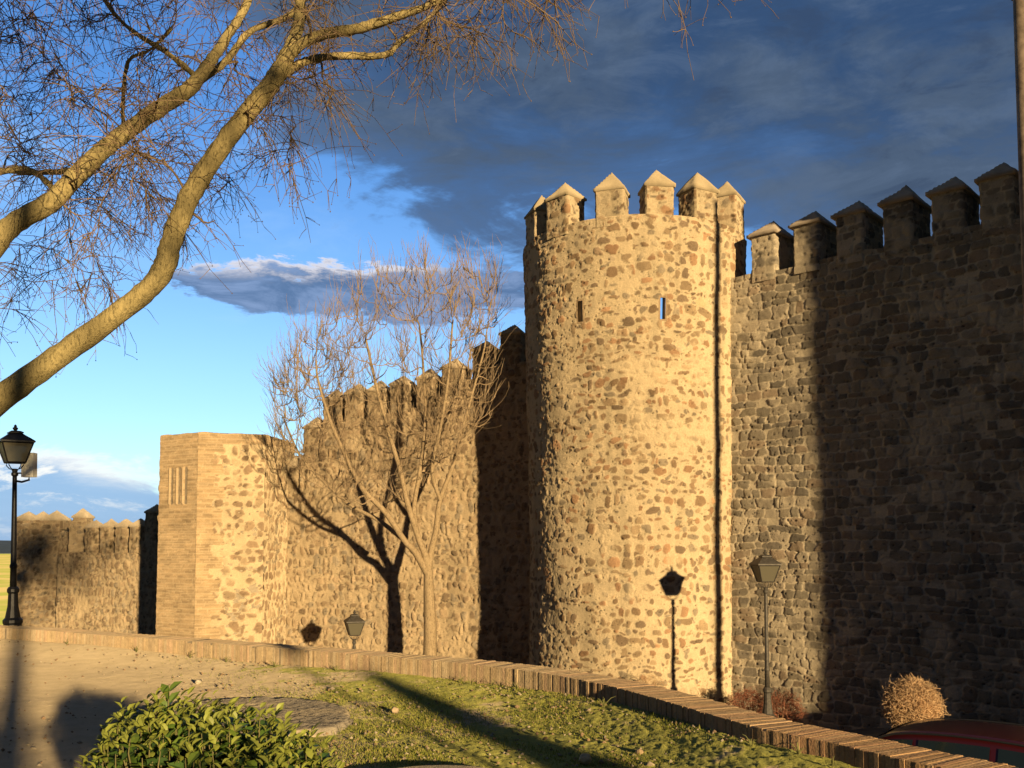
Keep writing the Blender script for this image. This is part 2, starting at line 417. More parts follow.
def curtain(root, A, B, ztopf, zbot, thick, style, seed, res=.03, back=5.0, name='wall', brickf=None):
    """straight wall; A left end, B right end of outer face (x,y); ztopf(s) top height"""
    A = np.array(A, float); B = np.array(B, float); L = np.linalg.norm(B-A); d = (B-A)/L
    nrm = np.array((d[1], -d[0]))          # outward (towards camera)
    nu = int(L/res)+1; s = np.linspace(0, L, nu)
    zt = np.array([ztopf(q) for q in s]); hmax = zt.max()-zbot
    nf = int(hmax/res)+1
    hg, col = masonry(nf, nu, res, style, seed)
    if brickf is not None: brickf(s, np.linspace(0, hmax, nf), hg, col)
    # rows: face (clipped at top), then top surface, then back face
    zz = zbot+np.linspace(0, hmax, nf)
    Z = np.minimum(zz[:, None], zt[None]); off = hg.copy()
    nt_ = 8; to = np.linspace(0, thick, nt_+1)[1:]
    rows = [(Z, off)]
    tz = np.repeat(zt[None], nt_, 0) + .02*vnoise(nt_, nu, 3, 12, seed+20, 3)
    rows.append((tz, -np.repeat(to[:, None], nu, 1)))
    rows.append((np.repeat((zt-back)[None], 1, 0), -np.full((1, nu), thick)))
    ZZ = np.vstack([r[0] for r in rows]); OO = np.vstack([r[1] for r in rows])
    CC = np.vstack([col, np.repeat(col[-1:], nt_+1, 0)*.95])
    P = A[None, None]+s[None, :, None]*d + OO[..., None]*nrm
    W = np.concatenate([P, ZZ[..., None]], -1)
    fq = grid_faces(*ZZ.shape)
    # drop degenerate rows above the clipped top
    zf = W.reshape(-1, 3)[fq]; deg = (np.abs(zf[:, 0, 2]-zf[:, 3, 2]) < 1e-6) & (np.abs(zf[:, 1, 2]-zf[:, 2, 2]) < 1e-6) & (fq[:, 3] < (nf)*nu)
    fq = fq[~deg]
    return wpart(name, W.reshape(-1, 3), fq, M_STONE, root, col=CC.reshape(-1, 3)), d, nrm

# ================================================================== the setting: terrain
def street_z(x, y):
    x = np.asarray(x, float); y = np.asarray(y, float)
    z = -1.592+.1347*x-.0682*y
    wd_ = (x-5.54)*-.676+(y-24.14)*-.737; q = np.clip((2.4-wd_)/1.2, 0, 1); z = z-.6*q*q*(3-2*q)
    z = np.clip(z, -9, .5)
    r = np.hypot(x, y); t = np.clip((r-48)/150, 0, 1); t = t*t*(3-2*t)
    return z*(1-t) + (-30.)*t
gx = np.sinh(np.linspace(-6.6, 6.6, 340))*12.; gy = np.sinh(np.linspace(-5., 6.9, 340))*7.
GX, GY = np.meshgrid(gx, gy)
GZm = street_z(GX, GY)+.02*vnoise(340, 340, 6, 6, 5, 3)
m_g, b_, p_ = new_mat('terrain')
g_ = b_.n('ShaderNodeNewGeometry'); sx = b_.n('ShaderNodeSeparateXYZ'); b_.lk(g_.outputs['Position'], sx.inputs[0])
far = b_.ss(sx.outputs[2], -6, -12)
nf_ = b_.noise(g_.outputs['Position'], .012, 6, .6); nn_ = b_.noise(g_.outputs['Position'], 2.0, 6, .6)
near_c = b_.mix(b_.ss(nn_, .35, .65), (.09, .08, .065), (.12, .105, .085))
far_c = b_.mix(b_.ss(nf_, .40, .6), (.30, .36, .09), (.50, .42, .20))
b_.lk(b_.mix(far, near_c, far_c), p_.inputs['Base Color']); p_.inputs['Diffuse Roughness'].default_value = 1; p_.inputs['Specular IOR Level'].default_value = 0; p_.inputs['Roughness'].default_value = .95
me = mesh_from('ground', np.stack([GX, GY, GZm], -1).reshape(-1, 3), grid_faces(340, 340), (m_g,), smooth=True)
tag(link('ground', me), kind='structure')
# distant hills, with the blue of haze put into their colour
M_HILL = mat_plain('hill_haze_blue', (.075, .11, .13), .95, 0, .2, .01)
a = np.radians(np.linspace(-75, 75, 200)); n = 8
V = []; hn = vnoise(1, 200, 2, 16, 77, 5)[0]
for j in range(n):
    t = j/(n-1); rr_ = 4200+t*1800; V.append(np.stack([np.sin(a)*rr_, np.cos(a)*rr_, -32+math.sin(t*math.pi)*(58+26*hn)], -1))
tag(link('hills', mesh_from('hills', np.array(V).reshape(-1, 3), grid_faces(n, 200), (M_HILL,), smooth=True)), kind='structure')

# ---- plaza edge curve: near top edge of the parapet (z = WT)
WT = .30
edge_px = [(-120, 623), (22, 629), (100, 635), (175, 640), (250, 646), (330, 652), (400, 658), (470, 664), (530, 671), (600, 683.5), (659, 699), (710, 714), (761, 728), (830, 742), (900, 758.5), (985, 776), (1080, 800)]
ep = [GZ(x, y, WT)[:2] for x, y in edge_px]
ep = [ep[0]+np.array((-14, 3.)), ep[0]+np.array((-5, 1.2))] + ep + [ep[-1]+np.array((1.2, -2.2)), ep[-1]+np.array((3.5, -8)), ep[-1]+np.array((6, -20))]
EC = catmull(ep, 12); EC, es = resample(EC, .10)
ET = np.gradient(EC, axis=0); ET /= np.linalg.norm(ET, axis=1, keepdims=True)
EN = np.stack([-ET[:, 1], ET[:, 0]], 1)      # away from the plaza (left normal of travel to the right)
def wall_base(x):   # ground height along the parapet
    return np.interp(x, [-9, -6.5, -3.6, 0, .9, 1.5, 1.9, 2.6], [.13, .13, .07, .10, .14, .17, .185, .185])
EC0 = EC; EC, _ = resample(EC0, .035); tt = np.r_[np.linspace(0, .24, 400), np.linspace(.243, 1, 50)]; nt2 = len(tt)
ncur = len(EC); bx = np.linspace(-34, 10, ncur)
PX = EC[:, 0][None]*(1-tt[:, None])+bx[None]*tt[:, None]; PY = (EC[:, 1]+.02)[None]*(1-tt[:, None])+(-34)*tt[:, None]
def plaza_h(x, y, dist):
    return wall_base(x)*np.exp(-(dist/.9)**2)
dist = np.hypot(PX-EC[:, 0][None], PY-EC[:, 1][None])
rl = np.clip(np.interp(PX/np.maximum(PY, 1), [-.45, -.2, 0], [.15, .5, .9]), 0, 1)
PZ = plaza_h(EC[:, 0][None]+0*PX, PY, dist) + .018*vnoise(nt2, ncur, 40, 40, 31, 3) + rl*.007*vnoise(nt2, ncur, 2.4, 2.4, 33, 2) + .0042*rl*np.random.RandomState(3).normal(0, 1, (nt2, ncur))
m_p, b_, p_ = new_mat('plaza_dirt')
g_ = b_.n('ShaderNodeNewGeometry'); pos = g_.outputs['Position']
at = b_.n('ShaderNodeAttribute', attribute_name='Col'); sepc = b_.n('ShaderNodeSeparateColor'); b_.lk(at.outputs['Color'], sepc.inputs[0])
n_big = b_.noise(pos, .9, 6, .6); n_mid = b_.noise(pos, 5, 6, .65); n_fin = b_.noise(pos, 45, 4, .7)
green = b_.m('ADD', sepc.outputs[0], b_.m('ADD', b_.m('MULTIPLY', b_.m('SUBTRACT', n_big, .5), 1.7), b_.m('MULTIPLY', b_.m('SUBTRACT', n_mid, .5), 1.2)))
gm = b_.ss(green, .42, .64)
dirt = b_.mix(b_.ss(n_mid, .3, .7), (.48, .385, .24), (.57, .46, .295))
dirt = b_.mix(b_.m('MULTIPLY', b_.ss(n_fin, .55, .75), .6), dirt, (.28, .21, .13))
moss = b_.mix(b_.ss(n_fin, .35, .65), (.27, .28, .04), (.42, .41, .08))
moss = b_.mix(b_.ss(n_mid, .45, .7), moss, (.20, .23, .05))
b_.lk(b_.mix(b_.m('MULTIPLY', gm, .85), dirt, moss), p_.inputs['Base Color']); p_.inputs['Roughness'].default_value = .95; p_.inputs['Diffuse Roughness'].default_value = 1.0
p_.inputs['Specular IOR Level'].default_value = .1
bp = b_.n('ShaderNodeBump'); bp.inputs['Strength'].default_value = .55; bp.inputs['Distance'].default_value = .02
b_.lk(b_.m('ADD', n_fin, b_.m('MULTIPLY', n_mid, 1.6)), bp.inputs['Height']); b_.lk(bp.outputs[0], p_.inputs['Normal'])
gmask = np.clip(np.interp(PX/np.maximum(PY, 1), [-.40, -.30, -.20, -.08, .25], [-.1, .22, .50, .72, .85]), -.3, 1)
gmask = np.where(PY < 6, gmask*.8, gmask)
me = mesh_from('plaza', np.stack([PX, PY, PZ], -1).reshape(-1, 3), grid_faces(nt2, ncur)[:, ::-1], (m_p,), smooth=True, col=np.repeat(gmask.reshape(-1, 1), 3, 1))
tag(link('plaza_ground', me), kind='structure')
EC = EC0

# ================================================================== low parapet of bricks on edge
lw = thing('parapet_wall', 'low curving brick parapet running along the edge of the mossy terrace', 'low wall', (0, 10, 0))
M_MORT = mat_plain('old_mortar', (.36, .29, .20), .95, 0, .25, 8, .5, .2)
TH = .42
Vb, Fb = [], []
n = len(EC)
prof = [(.003, -.3), (.003, WT-.005), (TH-.008, WT-.005), (TH+.0, -6.5)]
Vb = np.array([[(*(EC[i]+EN[i]*o), z) for o, z in prof] for i in range(n)])
Vb = Vb.reshape(-1, 3); k = len(prof)
Fq = np.array([(i*k+j, (i+1)*k+j, (i+1)*k+j+1, i*k+j+1) for i in range(n-1) for j in range(k-1)])
wpart('core', Vb, Fq, M_MORT, lw)
rs = np.random.RandomState(4); V = []; Fc = []; C = []
s = es[0]
while s < es[-1]-.1:
    wd_ = rs.uniform(.030, .050); sc = s+wd_/2
    cx = np.array([np.interp(sc, es, EC[:, i]) for i in range(2)]); t_ = np.array([np.interp(sc, es, ET[:, i]) for i in range(2)]); t_ /= np.linalg.norm(t_)
    nn_b = np.array((-t_[1], t_[0])); ja = 0; t2 = t_*math.cos(ja)+nn_b*math.sin(ja); n2_ = np.array((-t2[1], t2[0]))
    o0 = rs.normal(0, .004)-.006; o1 = TH+rs.normal(0, .008); zt = WT+rs.normal(0, .0015); zb = WT-rs.uniform(.20, .27)
    if rs.rand() < .05: zt -= rs.uniform(.01, .035)
    hw = wd_/2*rs.uniform(.93, .99); q = .004; base = len(V)
    for (oo, z_, hh) in ((o0, zb, hw), (o0, zt-q, hw), (o0+q, zt, hw-.001), (o1-q, zt+rs.normal(0, .001), hw-.001), (o1, zt-q, hw), (o1, zb, hw)):
        for sg in (-1, 1): V.append((*(cx+n2_*oo+t2*sg*hh), z_))
    for j in range(5): Fc.append((base+2*j+1, base+2*j, base+2*j+2, base+2*j+3))
    for sg in (0, 1):
        f_ = [base+2*j+sg for j in range(6)]; Fc.append(tuple(f_ if sg == 0 else f_[::-1]))
    c_ = np.array([(.45, .335, .20), (.46, .35, .21), (.48, .38, .245), (.42, .32, .20), (.46, .33, .21)][rs.randint(5)])*rs.uniform(.9, 1.08)
    c_ = c_*(1+np.array((.06, -.10, -.20))*float(np.clip((cx[0]-.2)/2.2, 0, 1)))
    C += [c_]*12
    s += wd_+rs.uniform(.000, .004)
wpart('coping', V, Fc, M_BRICKS, lw, col=np.array(C))

# ================================================================== round tower
TC = np.array((hx(635, 26.3), 26.3)); 
def make_round_tower(root, C, z0, ztop, a0, a1, Rb, Rt, style, seed, res, slits, floor_z, thick=.62):
    """angles measured from -Y (towards camera), + = right (towards +X)"""
    Rm = (Rb+Rt)/2; nu = int((a1-a0)*Rm/res)+1; nv = int((ztop-z0)/res)+1
    hg, col = masonry(nv, nu, res, style, seed)
    k = 1/res
    bumpy = .035*vnoise(nv, nu, 1.4*k, 1.4*k, seed+50, 3)
    th = np.linspace(a0, a1, nu); zz = np.linspace(z0, ztop, nv)
    t = (zz-z0)/(ztop-z0); Rz = Rb+(Rt-Rb)*np.clip((t-.35)/.65, 0, 1)**1.3
    hole = np.zeros((nv, nu), bool); rev = []
    for (sa, sz, sw, sh, tdir) in slits:
        i0, i1 = [int(round(((sa+q*sw/2/Rm)-a0)/(a1-a0)*(nu-1))) for q in (-1, 1)]; j0, j1 = [int(round((sz+q*sh/2-z0)/res)) for q in (-1, 1)]
        hole[j0:j1, i0:i1] = True; hg[j0-1:j1+2, i0-1:i1+2] *= .3
        col[j0-2:j1+3, i0-2:i1+3] = (.42, .31, .19)
        rev.append((i0, i1, j0, j1, tdir))
    rr = Rz[:, None]+hg+bumpy
    W = np.stack([C[0]+np.sin(th)[None]*rr, C[1]-np.cos(th)[None]*rr, np.repeat(zz[:, None], nu, 1)], -1)
    # top surface
    nt_ = 6; tz = ztop+.03*vnoise(nt_, nu, 3, 14, seed+60, 3)
    ro = Rt-np.linspace(0, thick, nt_+1)[1:]
    W2 = np.stack([C[0]+np.sin(th)[None]*ro[:, None], C[1]-np.cos(th)[None]*ro[:, None], tz], -1)
    Wf = np.concatenate([W, W2], 0); cf = np.concatenate([col, np.repeat(col[-1:]*.95, nt_, 0)], 0)
    hh = np.concatenate([hole, np.zeros((nt_, nu), bool)], 0)
    o = wpart('wall', Wf.reshape(-1, 3), grid_faces(nv+nt_, nu, hh), M_STONE, root, col=cf.reshape(-1, 3))
    # inner face of the parapet, open where the slits pass
    ni = int(nu/3); nj = 60; thi = np.linspace(a0, a1, ni); zi = np.linspace(floor_z, ztop, nj); ri = Rt-thick
    hi = np.zeros((nj, ni), bool)
    Wi = np.stack([C[0]+np.sin(thi)[None]*ri+0*zi[:, None], C[1]-np.cos(thi)[None]*ri+0*zi[:, None], np.repeat(zi[:, None], ni, 1)], -1)
    for (i0, i1, j0, j1, td) in rev:
        if td is None: continue
        zc = W[(j0+j1)//2, (i0+i1)//2]; pe = zc+np.array(td)*thick*1.05
        d_ = np.abs((Wi-pe)); cell = (np.hypot(d_[..., 0], d_[..., 1]) < .24) & (d_[..., 2] < .45); hi |= cell
    wpart('inner_wall', Wi.reshape(-1, 3), grid_faces(nj, ni, hi), M_STONE, root, col=np.full((nj*ni, 3), .35))
    # floor
    nfz = 40; fa = np.linspace(a0, a1, nfz); Vf = [(C[0], C[1], floor_z)]+[(C[0]+math.sin(q)*(ri+.3), C[1]-math.cos(q)*(ri+.3), floor_z) for q in fa]
    wpart('roof_deck', Vf, [(0, i, i+1) for i in range(1, nfz)], M_MORT, root)
    for (i0, i1, j0, j1, td) in rev:
        cs = [W[j0, i0], W[j0, i1], W[j1, i1], W[j1, i0]]
        cs = [np.array(q)-0.0 for q in cs]
        closed = td is None
        dd = np.array(td) if td is not None else np.array((-.25, .97, -.1))
        cen = sum(cs)/4
        inn = [cen+(q-cen)*(1.0 if closed else 1.05)+dd*(thick*.98 if not closed else .5) for q in cs]
        fs = [(0, 1, 5, 4), (1, 2, 6, 5), (2, 3, 7, 6), (3, 0, 4, 7)] + ([(4, 5, 6, 7)] if closed else [])
        wpart('arrow_slit', cs+inn, fs, M_MORT, root)
    return o
rt = thing('round_tower', 'tall sunlit round stone tower with pale mortar and six pointed merlons', 'tower', (TC[0], TC[1], -2.6))
RB, RT = 2.90, 3.08
zt_tower = G(625, 214, 23.2)[2]
def ang_at(px, py, Rr=RT):
    d = G(px, py, 1.0); d = np.array((d[0], 1.0)); A_ = d@d; B_ = -2*d@TC; C_ = TC@TC-Rr*Rr
    disc = max(0, B_*B_-4*A_*C_); t = (-B_-math.sqrt(disc))/(2*A_); p = d*t-TC
    return math.atan2(p[0], -p[1]), d*t
def zat(px, py, Rr=RT):
    a_, p = ang_at(px, py, Rr); return G(px, py, p[1])[2]
sl = []
for px, py, td in ((578.5, 311, None), (664, 307.5, (.02, .96, .22))):
    a_, p = ang_at(px, py, 3.12); sl.append((a_, G(px, py, p[1])[2],   .13 if td is None else .14, .54, td))
make_round_tower(rt, TC, -4.0, zt_tower, R(-118), R(118), RB, RT, 'tower', 101, .019, sl, zt_tower-3.2)
for i, (px, py, wd_) in enumerate(((527, 200, .74), (556, 190, .78), (609, 190, .74), (660, 190, .74), (707, 190, .76), (736, 195, .80))):
    a_, p = ang_at(px, py); a_ = max(-1.45, min(1.45, a_))
    if i == 0: a_ = R(-71)
    if i == 5: a_ = R(61)
    f = np.array((math.sin(a_), -math.cos(a_))); th_ = .68
    c_ = TC+f*(RT-th_/2-.01)
    merlon(rt, c_, f, wd_, th_, zt_tower, .74+.05*math.sin(i*2.1)+(.30 if i == 5 else 0), .50, 'tower', 200+i*7)

# ---- right curtain wall
aJ = ang_at(730, 500, RB)[1]
wdir = np.array((.737, -.676)); wn = np.array((-.676, -.737))
ztr = G(733, 281, aJ[1])[2]+.04
rw = thing('curtain_wall', 'tall coursed stone wall in deep shade right of the round tower with dark pointed merlons', 'city wall', (aJ[0]+4, aJ[1]-4, -2.5), 'battlemented city wall sections')
A_ = aJ-wdir*.35; B_ = aJ+wdir*13.0
def top_r(s): return ztr + .025*math.sin(s*2.3)+.02*math.sin(s*5.1+1)
curtain(rw, A_, B_, top_r, -4.2, 1.3, 'block', 301, .020)
def s_at(px, py=230, O=aJ, D=wdir):
    d = G(px, py, 1.0); d = np.array((d[0], 1.0))      # O + sD = t d
    M_ = np.array([[D[0], -d[0]], [D[1], -d[1]]]); s_, t_ = np.linalg.solve(M_, -O); return s_
mpx = [763, 806, 850, 898, 948, 998]
ms = [s_at(q) for q in mpx]
ms += [ms[-1]+1.13*(k+1) for k in range(2)]
for i, s_ in enumerate(ms):
    c_ = aJ+wdir*s_-wn*.58
    merlon(rw, c_, wn, .66, 1.22, ztr, .94+.04*math.sin(i*3.), .50, 'block', 400+i*5, over=.09, capcol=(.40, .33, .25))

# ---- the next round tower along the wall (just right of the frame): it shades the wall
C2 = aJ+wdir*10.45-wn*-.9
C2 = aJ+wdir*10.2+(-wn)*.6 + np.array((-.888, -.46))*.32 - Ld[:2]*3.0
t2 = thing('round_tower', 'second round stone tower just beyond the right edge shading the wall', 'tower', (C2[0], C2[1], -1.5))
make_round_tower(t2, C2, -4.0, zt_tower+1.6, R(-150), R(118), 3.0, 3.1, 'tower', 501, .07, [], zt_tower-1.5)
for i in range(7):
    a_ = R(-110+i*32); f = np.array((math.sin(a_), -math.cos(a_)))
    merlon(t2, C2+f*2.75, f, .8, .68, zt_tower+1.6, .65, .4, 'tower', 600+i, res=.08)

# ---- left curtain wall behind the bare tree
P1 = np.array((hx(465, 28.7), 28.7)); ldir = np.array((-.933, .36)); ldir /= np.linalg.norm(ldir); ln = np.array((ldir[1], -ldir[0]))*-1
if ln[1] > 0: ln = -ln
lwall = thing('curtain_wall', 'sunlit rubble city wall with stepping merlons behind the bare leafless tree', 'city wall', (P1[0]-3, P1[1]+1, -4), 'battlemented city wall sections')
tops = [(508, 323), (480, 339), (449, 357), (423, 368), (396, 374), (373, 380), (351, 383), (329, 389), (309, 417), (288, 456)]
sL = []; zL = []
for px, py in tops:
    s_ = s_at(px+2, py, P1, ldir); q = P1+ldir*s_; sL.append(s_); zL.append(G(px, py, q[1]+.3)[2])
MH = 1.28
sl0 = s_at(532, 500, P1, ldir)-.5; sl1 = s_at(262, 500, P1, ldir)+1.2
Aend = P1+ldir*sl1; Bend = P1+ldir*sl0
Ltot = sl1-sl0
mids = [(sL[i]+sL[i+1])/2 for i in range(len(sL)-1)]
def top_l(q):          # q from left end A
    s_ = sl1-q
    j = sum(1 for m_ in mids if s_ > m_)
    return zL[j]-MH
curtain(lwall, Aend, Bend, top_l, -5.6, .9, 'curt', 701, .025)
for i, (s_, z_) in enumerate(zip(sL, zL)):
    c_ = P1+ldir*s_-ln*.40
    merlon(lwall, c_, ln, .60 if i > 2 else .66, .78, z_-MH, .88, .36, 'curt', 800+i*5, capcol=(.46, .37, .25))

# ---- polygonal tower
pt = [(hx(158, 29.3), 29.3), (hx(196, 28.4), 28.4), (hx(263.5, 28.95), 28.95)]
pt.append((pt[2][0]+.30, 31.6)); pt.insert(0, (pt[0][0]+.25, 32.6))
zp = G(196, 432.5, 28.4)[2]
pw = thing('polygonal_tower', 'plain flat-topped polygonal tower with brick corners and three blind vertical slots', 'tower', (pt[2][0], 30, -5))
def facet_brick(kind):
    def fn(s, z, hg, col):
        res = .03; nv, nu = hg.shape
        hb, cb = brickwork(nv, nu, res, 900)
        S_, Z_ = np.meshgrid(s, z); L = s[-1]
        nz = vnoise(nv, nu, 8, 6, 901, 3)*.1; qn = .12*np.sign(np.sin(Z_*2*math.pi/.7))
        if kind == 1:   # left facet: brick top half, rubble panel between brick lower down
            mk = (Z_ > z[-1]*.44) | (S_ > L-.45+qn+nz*.3) | (S_ < .3)
            band = (np.modf(Z_/.62)[0] < .15); mk = mk | band
        elif kind == 2:
            mk = (S_ < .62+qn*1.2+nz) | (Z_ > z[-1]-.35)
        else:
            mk = (Z_ > z[-1]-.3)
        m3_ = mk[..., None]
        col[:] = np.where(m3_, cb, col); hg[:] = np.where(mk, hb, hg)
        if kind == 1:
            for q in (.50, .83, 1.13):
                sl_ = (np.abs(S_-L*q/1.75) < .03) & (Z_ < z[-1]-1.05) & (Z_ > z[-1]-2.15)
                hg[sl_] = .05; col[sl_] = (.56, .43, .27)
                sl_ = (np.abs(S_-L*q/1.75-.09) < .04) & (Z_ < z[-1]-1.05) & (Z_ > z[-1]-2.15)
                hg[sl_] = -.06
    return fn
for i in range(4):
    o, d, n_ = curtain(pw, pt[i], pt[i+1], lambda s_: zp+.012*math.sin(s_*7), -6.0, .02, 'poly', 910+i, .03, back=.02, brickf=facet_brick({1: 1, 2: 2}.get(i, 3)), name='facet')
cn_ = np.mean(pt, axis=0); ins = [tuple(np.array(p)+(cn_-np.array(p))/np.linalg.norm(cn_-np.array(p))*.012) for p in pt]; kk = len(pt)
wpart('core', [(*p, -6.) for p in ins]+[(*p, zp-.004) for p in ins], [(i, (i+1) % kk, (i+1) % kk+kk, i+kk) for i in range(kk)], M_MORT, pw)
poly_top = [(*p, zp+.004) for p in pt]
wpart('roof_deck', poly_top, [tuple(range(len(pt)))], M_MORT, pw)

# ---- far curtain wall to the left
Q0 = np.array((hx(157, 33.2)+.9, 33.0)); fd = np.array((-.86, .51)); fd /= np.linalg.norm(fd); fn_ = np.array((-.51, -.86)); fn_ /= np.linalg.norm(fn_)
fw = thing('curtain_wall', 'distant sunlit battlemented city wall stretch at the far left behind the lamp post', 'city wall', (Q0[0]-4, Q0[1]+4, -5), 'battlemented city wall sections')
sE = s_at(58, 560, Q0, fd)
ftops = [(150, 504), (134, 518), (119.5, 518.5), (104.5, 519), (89.5, 519.5)]
fs_ = []; fz = []
for px, py in ftops:
    s_ = s_at(px, py, Q0, fd); q = Q0+fd*s_; fs_.append(s_); fz.append(G(px, py, q[1]+.3)[2])
zf0 = np.mean(fz[1:])-1.25
def top_f(q):
    s_ = sE-q
    return zf0+ (.42 if s_ < (fs_[0]+fs_[1])/2 else 0)
curtain(fw, Q0+fd*sE, Q0, top_f, -7, .8, 'curt', 1001, .035)
for i, (s_, z_) in enumerate(zip(fs_, fz)):
    merlon(fw, Q0+fd*s_-fn_*.30, fn_, .48 if i else .55, .60, z_-1.25, .93, .28, 'curt', 1050+i, res=.05, capcol=(.44, .36, .25), over=.015)
# small square turret on the far wall and the far tower
def block_tower(root, px0, px1, Y, ytop, mer, seed, depth=3.0, zb=-8):
    x0, x1 = hx(px0, Y), hx(px1, Y); z_ = G((px0+px1)/2, ytop, Y)[2]
    pts = [(x0, Y+depth), (x0, Y), (x1, Y), (x1, Y+depth)]
    for i in range(3): curtain(root, pts[i], pts[i+1], lambda s_: z_, zb, .02, 'curt', seed+i, .045, back=.02, name='face')
    wpart('roof_deck', [(*p, z_+.003) for p in pts], [(0, 1, 2, 3)], M_MORT, root)
    wpart('core', [(p[0]+(.012 if k_ < 2 else -.012), p[1]+.012, q) for q in (zb, z_-.004) for k_, p in enumerate(pts)], [(i, (i+1) % 4, (i+1) % 4+4, i+4) for i in range(4)], M_MORT, root)
    for i, (px, py, wd_, dy) in enumerate(mer):
        zc = G(px, py, Y)[2]
        merlon(root, (hx(px, Y), Y+.36+dy), (0, -1), wd_, .7, z_, zc-z_-.36, .34, 'curt', seed+30+i, res=.06, capcol=(.50, .42, .30))
ft = thing('square_tower', 'far battlemented tower closing the wall at the left behind the lamp', 'tower', (hx(40, 39), 39, -6), 'far wall turrets')
block_tower(ft, 14, 59, 37.4, 523, [(23, 511, .8, 0), (38, 511, .75, 0), (51.5, 511, .75, 0), (58.0, 514, .6, 1.6)], 1101)
fu = thing('wall_turret', 'small raised turret with pointed cap on the far wall next to the low gap', 'turret', (hx(77, 38.2), 38.2, -6), 'far wall turrets')
block_tower(fu, 69, 86, 36.3, 521, [(77.5, 508, .50, .05)], 1151, depth=.9)
fl = thing('link_wall', 'low gap of plain wall between the far turret and the far tower', 'city wall', (hx(64, 38.6), 38.6, -6))
curtain(fl, (hx(56, 37.6), 37.6), (hx(72, 36.8), 36.8), lambda s_: G(64, 532, 37.2)[2], -8, .5, 'curt', 1201, .045)

# ================================================================== street lamps
m_gl, b_, p_ = new_mat('lantern_glass')
p_.inputs['Base Color'].default_value = (.17, .155, .11, 1); p_.inputs['Roughness'].default_value = .35
p_.inputs['Transmission Weight'].default_value = .3; p_.inputs['IOR'].default_value = 1.1
def make_lamp(metal, name='street_lamp'):
    t = link(name, None)
    m = MB(); m.lathe([(.17, 0), (.17, .05), (.14, .08), (.14, .30), (.155, .33), (.155, .38), (.12, .42), (.085, .62), (.075, .85), (.095, .88), (.095, .93), (.07, .97)], 12)
    m.build('base', metal, t, False)
    m = MB(); m.lathe([(.055, .95), (.050, 1.3), (.06, 1.32), (.06, 1.36), (.048, 1.38), (.036, 2.9), (.034, 3.02)], 12); m.build('pole', metal, t, True)
    m = MB(); m.lathe([(.036, 2.96), (.055, 2.98), (.055, 3.02), (.04, 3.04), (.05, 3.08), (.03, 3.10)], 12); m.build('collar', metal, t)
    m = MB()
    for q in range(4):
        a_ = math.pi/4+q*math.pi/2; c_, s_ = math.cos(a_), math.sin(a_)
        m.tube([(c_*.03, s_*.03, 3.08), (c_*.10, s_*.10, 3.10), (c_*.155, s_*.155, 3.16), (c_*.15, s_*.15, 3.215)], .009, 5)
    m.build('cradle', metal, t)
    zb, zt = 3.21, 3.56; rb, rt_ = .135, .235
    k = 2**.5
    fr = MB()
    for q in range(4):
        a_ = math.pi/4+q*math.pi/2; c_, s_ = math.cos(a_), math.sin(a_); a2 = a_+math.pi/2; c2_, s2_ = math.cos(a2), math.sin(a2)
        fr.tube([(c_*rb*k, s_*rb*k, zb), (c_*rt_*k, s_*rt_*k, zt)], .012, 4)
        for r_, z_ in ((rb, zb), (rt_, zt)):
            fr.tube([(c_*r_*k, s_*r_*k, z_), (c2_*r_*k, s2_*r_*k, z_)], .013, 4)
        # mid glazing bar
        mx, my = (c_+c2_)/2*k, (s_+s2_)/2*k
    fo = fr.build('lantern_frame', metal, t)
    g = MB(); g.lathe([(rb*k*.985, zb+.003), (rt_*k*.985, zt-.003)], 4, sq=True); g.build('glass', m_gl, t)
    r = MB(); r.lathe([(.262*k, zt+.010), (.262*k, zt+.035), (.20*k, zt+.09), (.125*k, zt+.15), (.095*k, zt+.18), (.11*k, zt+.185), (.11*k, zt+.20), (.07*k, zt+.225), (.02, zt+.235)], 4, sq=True)
    r.build('roof', metal, t)
    f_ = MB(); f_.lathe([(.018, zt+.23), (.04, zt+.26), (.045, zt+.28), (.02, zt+.30), (.028, zt+.315), (.006, zt+.345)], 8); f_.build('finial', metal, t)
    return t
LH = 3.9
def place_lamp(o, px, pytop, Y, rz):
    p = G(px, pytop, Y); z = p[2]-LH
    o.location = (p[0], p[1], z); o.rotation_euler = (0, 0, rz); return o
GRP = 'lantern street lamps'
la = make_lamp(M_GIRON); place_lamp(la, 765, 549.5, 20.5, R(8)); tag(la, 'slim iron lamp post with tan glass lantern before the right wall beside its shadow', 'street lamp', GRP)
lb = copy_tree(la); place_lamp(lb, 354.5, 610, 26.6, R(20)); tag(lb, 'lamp of which only the lantern shows above the low parapet near the bare tree', 'street lamp', GRP)
lc = make_lamp(M_IRON); lc.location = (*GZ(12.5, 641, .02)[:2], .02); lc.rotation_euler = (0, 0, R(38)); tag(lc, 'tall black lamp post at the left edge with a pale box bracketed beside its lantern', 'street lamp', GRP)
lc.rotation_euler = (0, R(-1.0), R(38)); k_ = (G(15, 425, lc.location[1])[2]-.02)/LH; lc.scale = (k_*1.08, k_*1.08, k_)
m = MB(); c38, s38 = math.cos(R(-38)), math.sin(R(-38))
def lr(x, y, z): return (x*c38-y*s38, x*s38+y*c38, z)
m.box(lr(.19, .10, 3.17), (.20, .14, .44), R(-38)); m.build('equipment_box', mat_plain('pale_box', (.78, .75, .64), .6), lc)
m = MB(); m.tube([lr(0, 0, 2.88), lr(.10, .04, 2.86), lr(.19, .10, 2.90), lr(.19, .10, 2.98)], .022, 6); m.tube([lr(0, 0, 3.02), lr(.1, .05, 3.02), lr(.19, .10, 3.02)], .016, 6); m.build('bracket', M_IRON, lc)

